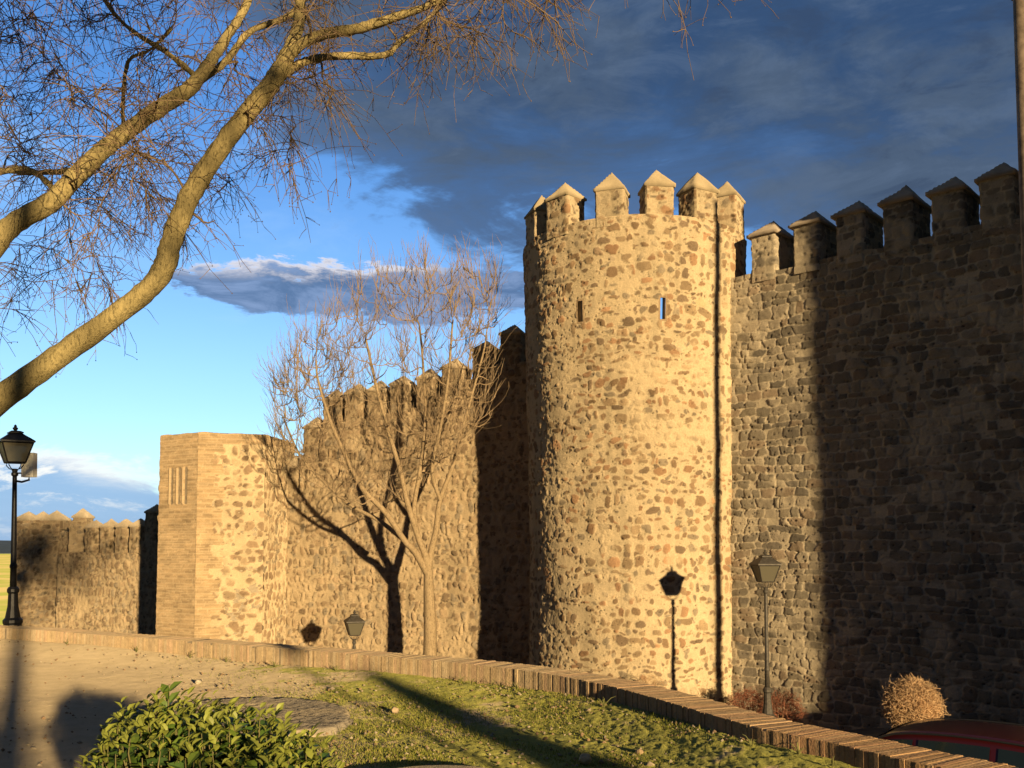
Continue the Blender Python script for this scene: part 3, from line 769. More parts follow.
# ---- tall pole at the right edge
pp = np.array((8.86, 16.6)); z_ = float(street_z(*pp))
M_POLE = mat_plain('grey_wood', (.20, .155, .115), .9, 0, .35, 6, .5, .2)
po = thing('wooden_pole', 'tall weathered wooden pole cut by the right edge of the picture', 'pole', (9.065, 16.38, z_))
m = MB(); m.lathe([(.14, -.4), (.13, 3), (.115, 8), (.11, 13.0)], 14); m.build('pole', M_POLE, po, True)
m = MB(); m.lathe([(.15, 13.0), (.15, 13.05), (.02, 13.14)], 12); m.build('cap', M_IRON, po)

# ================================================================== bare trees
def smooth_path(pts, n=10): return catmull(pts, n)
def grow(limbs, targets, rs, wob=.12, step=.12, up=0.0, rmax=.03, rtip=.004, pw_=.55):
    """limbs: list of (pts, radii). returns list of (pts, radii) branches reaching each target from the nearest existing wood"""
    nodes = np.vstack([l[0] for l in limbs]); nr = np.concatenate([l[1] for l in limbs])
    nd = np.concatenate([np.gradient(l[0], axis=0)/(np.linalg.norm(np.gradient(l[0], axis=0), axis=1, keepdims=True)+1e-9) for l in limbs])
    out = []
    done = np.array([np.min(((nodes-t)**2).sum(1)) for t in targets]); order = np.argsort(done)
    for ti in order:
        T = targets[ti]; dv = T-nodes; d2 = np.sqrt((dv**2).sum(1))
        cosn = (dv*nd).sum(1)/(d2+1e-6)
        cost = d2*(1.45-.6*cosn)
        if up: cost = cost + up*np.maximum(0, nodes[:, 2]-T[2]+.1)*2
        j = np.argmin(cost); P0 = nodes[j]; L = d2[j]
        if L < .06: continue
        m1 = P0+nd[j]*L*.35+rs.normal(0, wob*.3, 3)*L
        m2 = P0+(T-P0)*.68+rs.normal(0, wob, 3)*L+np.array((0, 0, -up*.04*L))
        pts = catmull([P0, m1*.5+(P0+(T-P0)*.33)*.5, m2, T], 5 if L < .8 else 8)
        nn = len(pts); r0 = min(nr[j]*.62, rmax*min(1, (L/1.2))**pw_+rtip); r0 = max(r0, rtip)
        r_ = np.linspace(r0, rtip, nn)
        out.append((pts, r_))
        nodes = np.vstack([nodes, pts[1:]]); nr = np.r_[nr, r_[1:]]
        g_ = np.gradient(pts, axis=0); g_ /= np.linalg.norm(g_, axis=1, keepdims=True)+1e-9; nd = np.vstack([nd, g_[1:]])
    return out
def rs5(P, r, m):
    s_ = np.linspace(0, len(P)-1, m); i = np.arange(len(P))
    return np.stack([np.interp(s_, i, P[:, q]) for q in range(3)], 1), np.interp(s_, i, r)
def merge_tubes(br, m, n):
    Q = [rs5(P, r, m) for P, r in br]; return tubes(np.array([q[0] for q in Q]), np.array([q[1] for q in Q]), n)
def join(parts):
    V = []; F_ = []; o = 0
    for v, f in parts: V.append(v); F_.append(f+o); o += len(v)
    return np.vstack(V), np.vstack(F_)
def twigs(br, rs, per, L0, L1, droop, r0, m=5, spread=.9, tipbias=True):
    P = []; Rr = []
    for pts, r in br:
        for _ in range(per):
            i = rs.randint(max(1, len(pts)//3), len(pts)); d = pts[i]-pts[i-1]; d /= np.linalg.norm(d)+1e-9
            d = d+rs.normal(0, spread, 3); d[2] += droop[0]; d /= np.linalg.norm(d)
            L = rs.uniform(L0, L1); t = np.linspace(0, 1, m)[:, None]
            q = pts[i]+d*L*t+np.array((0, 0, droop[1]))*L*t*t+rs.normal(0, .035*L, (m, 3))*t
            P.append(q); Rr.append(np.linspace(r0, r0*.45, m))
    return list(zip(P, Rr))
def bark(name, c1, c2, scale=8, moss=None):
    m, b, p = new_mat(name); t = b.n('ShaderNodeTexCoord'); mp = b.n('ShaderNodeMapping'); mp.inputs['Scale'].default_value = (1.3, 1.3, .5)
    b.lk(t.outputs['Object'], mp.inputs[0]); f = b.noise(mp.outputs[0], scale, 7, .7); f2 = b.noise(mp.outputs[0], scale*5, 5, .7, .6)
    c = b.mix(b.ss(f, .3, .7), c1, c2); c = b.mix(b.m('MULTIPLY', b.ss(f2, .50, .62), .8), c, tuple(q*.45 for q in c1))
    b.lk(c, p.inputs['Base Color']); p.inputs['Roughness'].default_value = .9; p.inputs['Specular IOR Level'].default_value = .15
    bp = b.n('ShaderNodeBump'); bp.inputs['Strength'].default_value = .8; bp.inputs['Distance'].default_value = .02; b.lk(b.m('ADD', f, f2), bp.inputs['Height']); b.lk(bp.outputs[0], p.inputs['Normal'])
    return m
M_BARK = bark('olive_bark', (.36, .29, .13), (.50, .40, .18), 9)
M_TWIG = mat_plain('twig_bark', (.25, .175, .10), .9, 0, .3, 3, 0, .15)
M_PALE = bark('pale_bark', (.34, .25, .145), (.44, .33, .20), 6)
M_PTW = mat_plain('pale_twig', (.34, .25, .155), .9, 0, .2, 3, 0, .15)

# ---- foreground leaning tree, upper left
YA, YB = 7.0, 8.2
def limb(px, Y0, Y1=None):
    Y1 = Y1 or Y0; n = len(px); P = []; r = []
    for i, (x, y, wpx) in enumerate(px):
        Y = Y0+(Y1-Y0)*i/(n-1); P.append(G(x, y, Y)); r.append(wpx/2/F*Y*.84)
    Q = catmull(np.hstack([np.array(P), np.array(r)[:, None]]), 8); return Q[:, :3], Q[:, 3]
rs = np.random.RandomState(12)
base = G(-330, 800, YA); base[2] = -.05
T0 = np.vstack([base, base+np.array((.05, .05, .9)), G(-190, 560, YA)]); 
LA = limb([(-190, 560, 48), (-60, 446, 36), (0, 399, 31), (75, 345, 27), (138, 298, 25), (162, 272, 26), (172, 240, 25), (188, 200, 24), (212, 160, 23), (240, 122, 22), (268, 88, 22), (284, 62, 20), (296, 34, 15), (300, 12, 13), (299, -30, 11), (310, -90, 8)], YA, YA)
LB = limb([(-190, 560, 44), (-120, 420, 34), (-60, 320, 30), (-10, 250, 27), (16, 222, 25), (50, 203, 23), (80, 172, 22), (118, 138, 20), (160, 108, 19), (190, 88, 18), (210, 62, 14), (228, 35, 11), (249, -2, 9), (262, -60, 7)], YA, YB)
LA1 = limb([(284, 64, 14), (300, 45, 13), (325, 34, 12.5), (360, 28, 12), (395, 17, 10), (430, 5, 8), (470, -18, 7), (540, -40, 5)], YA, YA-.5)
LA2 = limb([(278, 80, 10), (296, 66, 9.5), (318, 58, 9), (350, 56, 8.5), (385, 55, 7.5), (400, 42, 6), (425, 22, 5), (450, -5, 4)], YA, YA+.5)
LB1 = limb([(196, 84, 9), (225, 62, 8), (250, 32, 7.5), (290, 15, 7), (310, -10, 6), (350, -60, 5)], YB, YB)
LB2 = limb([(60, 195, 8), (30, 170, 6), (0, 172, 6), (-60, 180, 5)], YB, YB-.3)
LB3 = limb([(90, 168, 7), (50, 172, 6), (20, 172, 5), (-40, 165, 5)], YB, YB+.7)
LB4 = limb([(124, 134, 5.5), (123, 105, 4.5), (128, 62, 4), (150, 50, 3), (172, 28, 3)], YB, YB-.5)
LB5 = limb([(200, 80, 8), (170, 55, 6), (120, 20, 5), (80, -40, 4)], YB, YB-.6)
LC = limb([(-190, 560, 40), (-200, 380, 30), (-150, 200, 24), (-70, 60, 18), (0, -40, 12), (60, -100, 8)], YA, YA+2)
tr = smooth_path(T0, 8); trr = np.linspace(.30, 48/2/F*YA, len(tr))
trr[:3] *= 1.15
limbs = [LA, LB, LA1, LA2, LB1, LB2, LB3, LB4, LB5, LC]
tgt = []
def tg(n, x0, x1, y0, y1, Y0, Y1):
    for _ in range(n): tgt.append(G(rs.uniform(x0, x1), rs.uniform(y0, y1), rs.uniform(Y0, Y1)))
tg(130, -60, 150, -60, 180, 6.4, 10); tg(60, -60, 120, 160, 320, 7.0, 10); tg(45, 100, 235, 130, 235, 7.2, 9.5)
tg(80, 120, 330, -60, 110, 6.4, 9.5); tg(26, 300, 450, -60, 60, 6.2, 8); tg(5, 300, 350, 60, 140, 6.6, 7.6)
tg(34, 430, 570, -60, 42, 6.0, 7.5); tg(4, 690, 725, -40, -22, 6, 6.6); tg(12, 230, 300, 100, 170, 6.6, 8)
tgt = np.array(tgt)
fb = grow(limbs, tgt, rs, wob=.13, rmax=.020, rtip=.0035)
ft_ = thing('leafless_tree', 'large leaning tree in the upper left corner with olive lit limbs and fine hanging twigs', 'tree', (base[0], base[1], 0))
v1 = join([tubes(P[None], r[None], 12) for P, r in [(tr, trr)]+limbs])
# knobbly bark
nv_ = np.random.RandomState(3).normal(0, .0035, v1[0].shape); v1 = (v1[0]+nv_, v1[1])
wpart('trunk', v1[0], v1[1], M_BARK, ft_, smooth=True)
wpart('crown', *merge_tubes(fb, 9, 5), M_TWIG, ft_, smooth=True)
t1 = twigs(fb, rs, 5, .18, .55, (-.25, -.28), .0040, 5, .85)
t1 += twigs([LA1, LA2, LB1, LB5], rs, 18, .2, .5, (-.4, -.3), .0040, 5, .8)
t2_ = twigs(t1, rs, 3, .06, .20, (-.15, -.12), .0030, 4, .9)
q1 = merge_tubes(t1, 5, 3); q2 = merge_tubes(t2_, 4, 3)
wpart('twigs', *join([q1, q2]), M_TWIG, ft_)
# buds at the twig ends
bp_ = np.array([q[0][-1] for q in t2_]+[q[0][rs.randint(1, 4)] for q in t1]); nb = len(bp_)
sz = rs.uniform(.003, .0065, (nb, 1, 1)); oc = np.array([(1, 0, 0), (-1, 0, 0), (0, 1, 0), (0, -1, 0), (0, 0, 1.3), (0, 0, -1.3)], float)
BV = (bp_[:, None]+oc[None]*sz).reshape(-1, 3); bf = np.array([(0, 2, 4), (2, 1, 4), (1, 3, 4), (3, 0, 4), (2, 0, 5), (1, 2, 5), (3, 1, 5), (0, 3, 5)])
wpart('buds', BV, (bf[None]+(np.arange(nb)*6)[:, None, None]).reshape(-1, 3), M_TWIG, ft_)

# ---- bare tree in front of the left curtain wall
YT = 27.0
rs = np.random.RandomState(21)
xb = hx(429, YT); zb_ = float(street_z(xb, YT))-.1
wt = thing('leafless_tree', 'bare pale tree with upswept branches before the sunlit curtain wall', 'tree', (xb, YT, zb_))
def limbT(px, dY):
    n = len(px); P = [G(x, y, YT+dY*(i/(n-1))) for i, (x, y, w_) in enumerate(px)]; r = [w_/2*.86/F*YT for _, _, w_ in px]
    Q = catmull(np.hstack([np.array(P), np.array(r)[:, None]]), 6); return Q[:, :3], Q[:, 3]
b0 = G(429, 660, YT); 
tk = [np.array((b0[0], YT, zb_)), np.array((b0[0], YT, zb_+.6)), G(430, 640, YT), G(429, 600, YT), G(428, 570, YT)]
tkq = catmull(tk, 8); tkr = np.linspace(.25, .13, len(tkq)); tkr[:4] = [.36, .31, .28, .26]
Ls = [limbT([(428, 575, 9), (415, 552, 8), (404, 540, 7), (385, 512, 6.5), (362, 488, 5.5), (345, 455, 4.5), (330, 420, 3.5), (318, 380, 2.5), (316, 360, 2)], -1.2),
      limbT([(428, 575, 9), (425, 555, 8), (419, 540, 7), (408, 505, 6.5), (400, 470, 5.5), (388, 430, 4.5), (376, 385, 3.5), (366, 340, 2.5), (368, 350, 1.8)], -.4),
      limbT([(428, 572, 9), (431, 552, 8), (436, 530, 7), (440, 500, 6), (452, 468, 5), (462, 430, 4), (472, 395, 3), (484, 350, 2.2), (487, 330, 1.6)], .5),
      limbT([(419, 542, 6), (414, 510, 5.5), (420, 470, 5), (425, 425, 4), (424, 380, 3.2), (420, 330, 2.2), (417, 320, 1.6)], .9),
      limbT([(404, 540, 6), (378, 520, 5), (350, 505, 4), (322, 480, 3.5), (300, 455, 2.6), (284, 420, 2)], .8),
      limbT([(440, 500, 5), (432, 470, 4.5), (440, 430, 4), (448, 380, 3), (452, 330, 2.2), (453, 320, 1.5)], -1.3)]
tgt = []
for _ in range(520):
    u = rs.uniform(-1, 1); x = 385+u*112
    ytop = np.interp(x, [270, 300, 330, 370, 410, 450, 495], [385, 335, 300, 272, 262, 262, 275]); ybot = np.interp(x, [270, 320, 400, 450, 495], [450, 500, 520, 480, 420])
    y = ytop+(ybot-ytop)*rs.beta(1.0, 1.4)
    tgt.append(G(x, y, YT+rs.normal(0, 1.0)))
wb = grow(Ls, np.array(tgt), rs, wob=.06, up=1.4, rmax=.038, rtip=.010)
v1 = join([tubes(P[None], r[None], 9) for P, r in [(tkq, tkr)]+Ls])
wpart('trunk', v1[0], v1[1], M_PALE, wt, smooth=True)
wpart('crown', *merge_tubes(wb, 8, 5), M_PTW, wt, smooth=True)
t1 = twigs(wb, rs, 4, .35, .95, (.85, .22), .0075, 5, .30)
t2_ = twigs(t1, rs, 1, .15, .45, (.6, .1), .006, 4, .4)
wpart('twigs', *join([merge_tubes(t1, 5, 3), merge_tubes(t2_, 4, 3)]), M_PTW, wt)

# ---- trees and added shadow casters behind the photographer: they throw the long shadows on the terrace
M_LEAFD = mat_plain('dark_leaf', (.06, .09, .03), .7, 0, .3, 4)
def leaf_cloud(cs, rad, n, size, rs, flat=1.):
    P = []
    for _ in range(n):
        c_ = cs[rs.randint(len(cs))]; d = rs.normal(0, 1, 3); d /= np.linalg.norm(d); rr_ = rad*rs.uniform(.3, 1)**.5
        p = np.array(c_)+d*rr_*np.array((1, 1, flat)); a_ = rs.normal(0, 1, 3); a_ /= np.linalg.norm(a_); c2_ = np.cross(a_, rs.normal(0, 1, 3)); c2_ /= np.linalg.norm(c2_)
        s_ = size*rs.uniform(.6, 1.3); P.append([p-a_*s_, p+c2_*s_*.45, p+a_*s_, p-c2_*s_*.45])
    V = np.array(P).reshape(-1, 3); return V, np.arange(len(V)).reshape(-1, 4)
rs = np.random.RandomState(5)
def along(px, py, t):  # ground point under a pixel, moved back t metres towards the sun
    g = GZ(px, py, 0.0); return g[:2]-Ld[:2]/np.linalg.norm(Ld[:2])*t
# tapered shadow: a clipped cypress
p0 = along(338, 669, 17.0); ht = 17.0*math.tan(R(SUN_EL))
cy = thing('cypress_tree', 'narrow pointed cypress behind the camera throwing the long wedge shadow', 'tree', (p0[0], p0[1], 0))
cs = [(0, 0, .3+q*(ht-.35)/20) for q in range(20)]
Vc, Fc = [], None
allv = []
for q, c_ in enumerate(cs):
    rr_ = .58*(1-q/20)**.9+.03; v, f = leaf_cloud([c_], rr_, 420, .08, rs); allv.append((v, f))
v, f = join(allv); link('crown', mesh_from('crown', v, f, (M_LEAFD,)), cy)
m = MB(); m.lathe([(.07, -.05), (.05, 1), (.02, ht*.9)], 8); m.build('trunk', M_BARK, cy)
# leaf mass standing in for the people at the camera, shaped for their shadow
p0 = along(60, 690, 13.5)
hd = thing('people_stand_in', 'unseen leafy stand-in for the people at the camera, added to throw the blotchy shadow', 'shadow caster', (p0[0], p0[1], 0))
hh = 13.5*math.tan(R(SUN_EL))
cs = []
ax = np.array((math.cos(R(L_AZ)), -math.sin(R(L_AZ))))
for q in np.linspace(-2.3, .58, 20):
    top = (hh-(.24 if q > .12 else 0))*(.93+.07*math.sin(q*5.3))-(.12 if -.15 < q < .12 else 0)+ (.10 if .2 < q < .4 else 0)
    for z_ in np.arange(.2, top-.14, .16): 
        if ((q+.02)/.2)**2+((z_-1.25)/.33)**2 < 1 or ((q-.2)/.15)**2+((z_-.75)/.2)**2 < 1 or ((q+.5)/.13)**2+((z_-1.3)/.3)**2 < 1: continue
        cs.append((ax[0]*q, ax[1]*q, z_))
v, f = leaf_cloud(cs, .20, 8000, .055, rs); link('foliage', mesh_from('foliage', v, f, (M_LEAFD,)), hd)
# two slim trees whose trunks make the stripes at the left
c_ = G(30, 105, 8.0)-Ld*14  # evergreen added out of view only to shade the left twigs
tt_ = thing('added_evergreen', 'unseen evergreen added behind the camera to shade the left twigs of the leaning tree', 'tree', (c_[0], c_[1], 0))
m = MB(); m.lathe([(.2, -.05), (.15, 1), (.10, c_[2])], 10); m.build('trunk', M_BARK, tt_)
cs = [(rs.normal(0, .6), rs.normal(0, .6), c_[2]+.5+rs.normal(0, .5)) for _ in range(18)]
v, f = leaf_cloud(cs, .55, 1500, .11, rs); link('crown', mesh_from('crown', v, f, (M_LEAFD,)), tt_)
for (px, py, t, lab, seed) in ((16, 644, 21, 'slim tree behind the camera whose trunk shadow ends at the black lamp', 3), (252, 652, 14.6, 'young staked tree behind the camera whose thin shadow crosses the moss', 4)):
    p0 = along(px, py, t); rr_ = .05 if seed == 3 else .035
    tt_ = thing('slim_tree', lab, 'tree', (p0[0], p0[1], 0)); h_ = 6.5 if seed == 3 else 14.6*math.tan(R(SUN_EL))+.02
    m = MB(); m.lathe([(rr_*1.2, -.05), (rr_, .5), (rr_*.8, h_)], 8); m.build('trunk', M_BARK, tt_)
    if seed == 3:
        cs = [(1.25+rs.normal(0, .8), .6+rs.normal(0, .7), rs.uniform(4.4, 9.0)) for _ in range(16)]; v, f = leaf_cloud(cs, .7, 900, .10, rs)
    else:
        cs = [(0, 0, h_), (0, 0, h_+.16)]; v, f = leaf_cloud(cs, .14, 300, .05, rs)
    link('crown', mesh_from('crown', v, f, (M_LEAFD,)), tt_)

# ================================================================== foreground leafy shrub
m_lf, b_, p_ = new_mat('shrub_leaf')
at = b_.n('ShaderNodeAttribute', attribute_name='Col'); b_.lk(at.outputs['Color'], p_.inputs['Base Color'])
p_.inputs['Roughness'].default_value = .52; p_.inputs['Specular IOR Level'].default_value = .4
tb = b_.n('ShaderNodeBsdfTranslucent'); b_.lk(at.outputs['Color'], tb.inputs[0]); mx = b_.n('ShaderNodeMixShader'); mx.inputs[0].default_value = .14
outn = [n for n in m_lf.node_tree.nodes if n.type == 'OUTPUT_MATERIAL'][0]
b_.lk(p_.outputs[0], mx.inputs[1]); b_.lk(tb.outputs[0], mx.inputs[2]); b_.lk(mx.outputs[0], outn.inputs[0])
def leaves(P, D, Nn, Ls_, Wd, col):
    """pointed, folded, slightly curled leaves"""
    n = len(P); S_ = np.cross(D, Nn); S_ /= np.linalg.norm(S_, axis=1, keepdims=True)+1e-9; Nn = np.cross(S_, D)
    st = [(0, 0, 0), (.3, .42, .0), (.62, .46, -.03), (1, 0, -.16)]
    V = []
    for (t, wv, c_) in st:
        cpt = P+D*(Ls_*t)[:, None]+Nn*(Ls_*c_)[:, None]
        if wv: V += [cpt-S_*(Wd*wv)[:, None]+Nn*(Wd*.18)[:, None], cpt, cpt+S_*(Wd*wv)[:, None]+Nn*(Wd*.18)[:, None]]
        else: V.append(cpt)
    V = np.stack(V, 1)    # 0 base,1-3,4-6,7 tip
    f3 = np.array([(0, 2, 1), (0, 3, 2), (4, 5, 7), (5, 6, 7)]); f4 = np.array([(1, 2, 5, 4), (2, 3, 6, 5)])
    o = (np.arange(n)*8)[:, None, None]
    F_ = [tuple(q) for q in (f3[None]+o).reshape(-1, 3).tolist()]+[tuple(q) for q in (f4[None]+o).reshape(-1, 4).tolist()]
    return V.reshape(-1, 3), F_, np.repeat(col, 8, 0)
rs = np.random.RandomState(8)
sc = np.array((hx(218, 4.3), 4.35))
sh = thing('leafy_shrub', 'glossy green leafy shrub at the bottom edge of the picture', 'shrub', (sc[0], sc[1], 0))
PP, DD, NN, LL, WW, CCx = [], [], [], [], [], []
stems = []
for k in range(360):
    u = rs.uniform(-1, 1); v_ = rs.uniform(-1, 1)
    if u*u+v_*v_ > 1: continue
    x = sc[0]+u*.62; y = sc[1]+v_*.5
    pxx = 512+x/y*F/CP
    ytop = np.interp(pxx, [85, 105, 130, 165, 195, 230, 270, 300, 335, 350], [755, 727, 710, 710, 716, 723, 731, 742, 768, 790])
    ztop_ = H-(ytop-HOR)/F*4.1 + rs.normal(0, .035)
    ztop_ = max(.35, ztop_)*(1-.1*(u*u+v_*v_))
    x0, y0 = sc[0]+u*.2, sc[1]+v_*.18
    stems.append((np.array([(x0, y0, 0.), (x0*.5+x*.5, y0*.5+y*.5, ztop_*.5), (x, y, ztop_-.15), (x+rs.normal(0, .01), y, ztop_-.05)]), np.array([.009, .006, .004, .002])))
    nl = 13
    for q in range(nl):
        t = q/nl; z_ = ztop_-t*.36; ang = q*2.4+rs.uniform(0, 1); tilt = rs.uniform(.15, .9)+(.6 if q < 3 else 0)
        d = np.array((math.cos(ang), math.sin(ang), tilt)); d /= np.linalg.norm(d)
        PP.append((x+(x0-x)*t*.3, y+(y0-y)*t*.3, z_)); DD.append(d); NN.append((rs.normal(0, .3), rs.normal(0, .3), 1))
        L_ = rs.uniform(.06, .105)*(.6 if q < 3 else 1); LL.append(L_); WW.append(L_*rs.uniform(.46, .60))
        c_ = np.array([(.065, .125, .022), (.10, .175, .026), (.15, .22, .033), (.05, .10, .022)][rs.randint(4)])
        if q < 3 or rs.rand() < .06: c_ = np.array((.28, .31, .055))
        CCx.append(c_*rs.uniform(.8, 1.2))
# the tall shoot
x, y = hx(172, 4.3), 4.3; zt_ = G(172, 692, 4.3)[2]
stems.append((np.array([(sc[0], sc[1], 0.), (x, y, .5), (x, y, zt_-.15), (x, y, zt_)]), np.array([.009, .007, .005, .003])))
for q in range(10):
    ang = q*2.4; d = np.array((math.cos(ang), math.sin(ang)*.6, .8 if q > 3 else 1.0)); d /= np.linalg.norm(d)
    PP.append((x, y, zt_-q*.018)); DD.append(d); NN.append((0, -.6, .8)); L_ = .075; LL.append(L_); WW.append(L_*.52); CCx.append(np.array((.12, .19, .03)))
v, f, c_ = leaves(np.array(PP), np.array(DD), np.array(NN, float), np.array(LL), np.array(WW), np.array(CCx))
wpart('leaves', v, f, m_lf, sh, col=c_)
wpart('stems', *merge_tubes(stems, 6, 5), mat_plain('green_stem', (.16, .14, .05), .8), sh, smooth=True)

# ================================================================== twiggy shrubs by the wall
M_REED = mat_plain('dry_twig', (.62, .42, .24), .9, 0, .3, 3, 0, .1)
def ball_shrub(px, pyc, Y, rad, n, lab, grp, mat=M_REED, flat=1.0):
    c_ = G(px, pyc, Y); zg = float(street_z(c_[0], Y)); rs = np.random.RandomState(int(px))
    o = thing('twiggy_shrub', lab, 'shrub', (c_[0], Y, zg), grp)
    P = []; Rr = []
    hc = c_[2]-zg
    for _ in range(n):
        d = rs.normal(0, 1, 3); d[2] = d[2]+.25; d /= np.linalg.norm(d); e = np.array((0, 0, hc))+d*rad*np.array((1, 1, flat))*rs.uniform(.78, 1.06)
        s_ = np.array((0, 0, hc))+d*rad*.62+rs.normal(0, .2, 3)*rad; e = e+rs.normal(0, .07, 3)*rad; mid = (s_+e)/2+rs.normal(0, .06, 3)*rad
        P.append(catmull([s_, mid, e], 2)); Rr.append(np.linspace(.0045, .0025, 5))
    core = [(np.array([(0, 0, -.1), (0, 0, hc*.5), (0, 0, hc)]), np.array([.05, .05, .04]))]
    for _ in range(26):
        d = rs.normal(0, 1, 3); d /= np.linalg.norm(d); core.append((np.array([(rs.normal(0, .04), rs.normal(0, .04), 0), (d[0]*rad*.3, d[1]*rad*.3, hc*.55), np.array((0, 0, hc))+d*rad*.55]), np.array([.02, .016, .008])))
    v, f = tubes(np.array(P), np.array(Rr), 3); link('twigs', mesh_from('twigs', v, f, (mat,)), o)
    v, f = join([merge_tubes(core, 6, 5)]); link('stems', mesh_from('stems', v, f, (M_TWIG,)), o)
ball_shrub(912, 706, 14.0, .41, 4200, 'round ball of dry orange twigs in front of the shaded wall', 'dry shrubs by the wall', flat=.95)
M_RED = mat_plain('reddish_twig', (.34, .14, .085), .9, 0, .3, 3, 0, .1)
for (px, py, Y, r_, n, lab) in ((748, 707, 22.6, .50, 700, 'low reddish dry shrub in the sun at the tower foot left of the lamp'), (781, 712, 22.0, .55, 800, 'reddish dry shrub just right of the lamp post at the wall foot'),
                               (650, 690, 22.6, .42, 300, 'thin straw coloured shrub under the lamp shadow at the tower foot')):
    ball_shrub(px, py, Y, r_, n, lab, 'dry shrubs by the wall', M_RED if n > 500 else M_REED, .8)

# ================================================================== paving slab, round cover, debris
m_c, b_, p_ = new_mat('concrete')
g_ = b_.n('ShaderNodeNewGeometry'); n1_ = b_.noise(g_.outputs['Position'], 1.6, 6, .65); n2_ = b_.noise(g_.outputs['Position'], 40, 4, .7)
cc = b_.mix(b_.ss(n1_, .42, .60), (.36, .31, .235), (.52, .43, .29)); cc = b_.mix(b_.m('MULTIPLY', b_.ss(n2_, .5, .7), .4), cc, (.14, .12, .10))
b_.lk(cc, p_.inputs['Base Color']); p_.inputs['Roughness'].default_value = .9; p_.inputs['Diffuse Roughness'].default_value = 1; p_.inputs['Specular IOR Level'].default_value = .1
bp = b_.n('ShaderNodeBump'); bp.inputs['Strength'].default_value = 1; bp.inputs['Distance'].default_value = .03; b_.lk(n2_, bp.inputs['Height']); b_.lk(bp.outputs[0], p_.inputs['Normal'])
out = [(118, 716), (150, 706), (190, 702), (240, 700), (300, 700), (335, 704), (352, 712), (352, 722), (335, 730), (300, 734), (250, 740), (180, 746), (130, 740), (118, 728)]
o2 = catmull([GZ(x, y, .03)[:2] for x, y in out], 5)
rs = np.random.RandomState(2); o2 = o2+rs.normal(0, .012, o2.shape)
x0_, y0_ = o2.min(0); x1_, y1_ = o2.max(0); st_ = .028
gx_ = np.arange(x0_, x1_, st_); gy_ = np.arange(y0_, y1_, st_); XX, YY = np.meshgrid(gx_, gy_); ins_ = np.zeros(XX.shape, bool)
for i in range(len(o2)):
    (xa, ya), (xb2, yb2) = o2[i], o2[(i+1) % len(o2)]
    ins_ ^= ((ya > YY) != (yb2 > YY)) & (XX < (xb2-xa)*(YY-ya)/(yb2-ya+1e-12)+xa)
ny_, nx_ = XX.shape
ZZ_ = .046+.004*vnoise(ny_, nx_, 2.2, 2.2, 61, 2)+.0035*np.random.RandomState(6).normal(0, 1, XX.shape)+.01*vnoise(ny_, nx_, 30, 30, 62, 3)
er = ins_.copy(); er[1:-1, 1:-1] = ins_[1:-1, 1:-1] & ins_[:-2, 1:-1] & ins_[2:, 1:-1] & ins_[1:-1, :-2] & ins_[1:-1, 2:]
ZZ_ = np.where(er, ZZ_, -.03)
tag(link('path', mesh_from('path', np.stack([XX, YY, ZZ_], -1).reshape(-1, 3), grid_faces(ny_, nx_, ~ins_), (m_c,), smooth=True)), kind='structure')
mc = GZ(437, 786, .09); 
mh = thing('manhole', 'round concrete ring with an iron cover set in the mossy ground at the bottom edge', 'manhole', (mc[0], mc[1], 0))
m = MB(); m.lathe([(.66, -.05), (.655, .07), (.63, .085), (.40, .085), (.395, .06)], 48); m.build('concrete_ring', m_c, mh)
m = MB(); m.lathe([(.39, .05), (.39, .092), (.33, .096), (.31, .088), (.05, .09)], 40)
for q in range(24):
    a_ = q*math.pi/12; m.box((math.cos(a_)*.2, math.sin(a_)*.2, .093), (.03, .03, .012), a_)
m.build('iron_cover', mat_plain('rusty_iron', (.12, .085, .06), .8, .2, .4, 20), mh)

def on_plaza(px, py):
    return GZ(px, py, .03)
def rock(name, lab, px, py, size, col, grp, seed):
    rs = np.random.RandomState(seed); p = on_plaza(px, py)
    bm = __import__('bmesh').new(); __import__('bmesh').ops.create_icosphere(bm, subdivisions=3, radius=1)
    ax_ = rs.uniform(.7, 1.2, 3)*np.array((1, .8, .6)); pl = rs.normal(0, 1, (7, 3)); pl /= np.linalg.norm(pl, axis=1, keepdims=True)
    for v in bm.verts:
        q = np.array(v.co)
        for n_ in pl:
            d = q@n_; 
            if d > .72: q = q-n_*(d-.72)
        q = q*ax_*size; v.co = q+rs.normal(0, size*.02, 3)
    me = bpy.data.meshes.new(name); bm.to_mesh(me); bm.free(); me.materials.append(mat_plain('stone_'+str(seed), col, .9, 0, .2, 15, .4, .2))
    o = link(name, me, None, (p[0], p[1], .02+size*.3), rs.uniform(0, 6)); tag(o, lab, 'stone', grp)
for i, (px, py, s_, c_, lab) in enumerate(((757, 761, .085, (.50, .36, .22), 'largest tan stone lying at the parapet foot, lower right'), (640, 753, .05, (.42, .30, .17), 'small tan stone on the moss in the lower middle'),
        (585, 761, .07, (.50, .38, .22), 'ochre stone beside the long shadow at the bottom edge'), (364, 673, .07, (.62, .56, .46), 'white stone at the tip of the long shadow'),
        (395, 711, .06, (.50, .38, .24), 'flat brown stone on the moss right of the paving'), (731, 757, .045, (.45, .36, .25), 'small grey stone left of the largest stone'), (773, 765, .05, (.4, .32, .2), 'small stone right of the largest stone'),
        (198, 682, .05, (.6, .52, .38), 'pale pebble on the tan dirt left of centre'))):
    rock('stone', lab, px, py, s_, c_, 'loose stones on the terrace', 40+i)
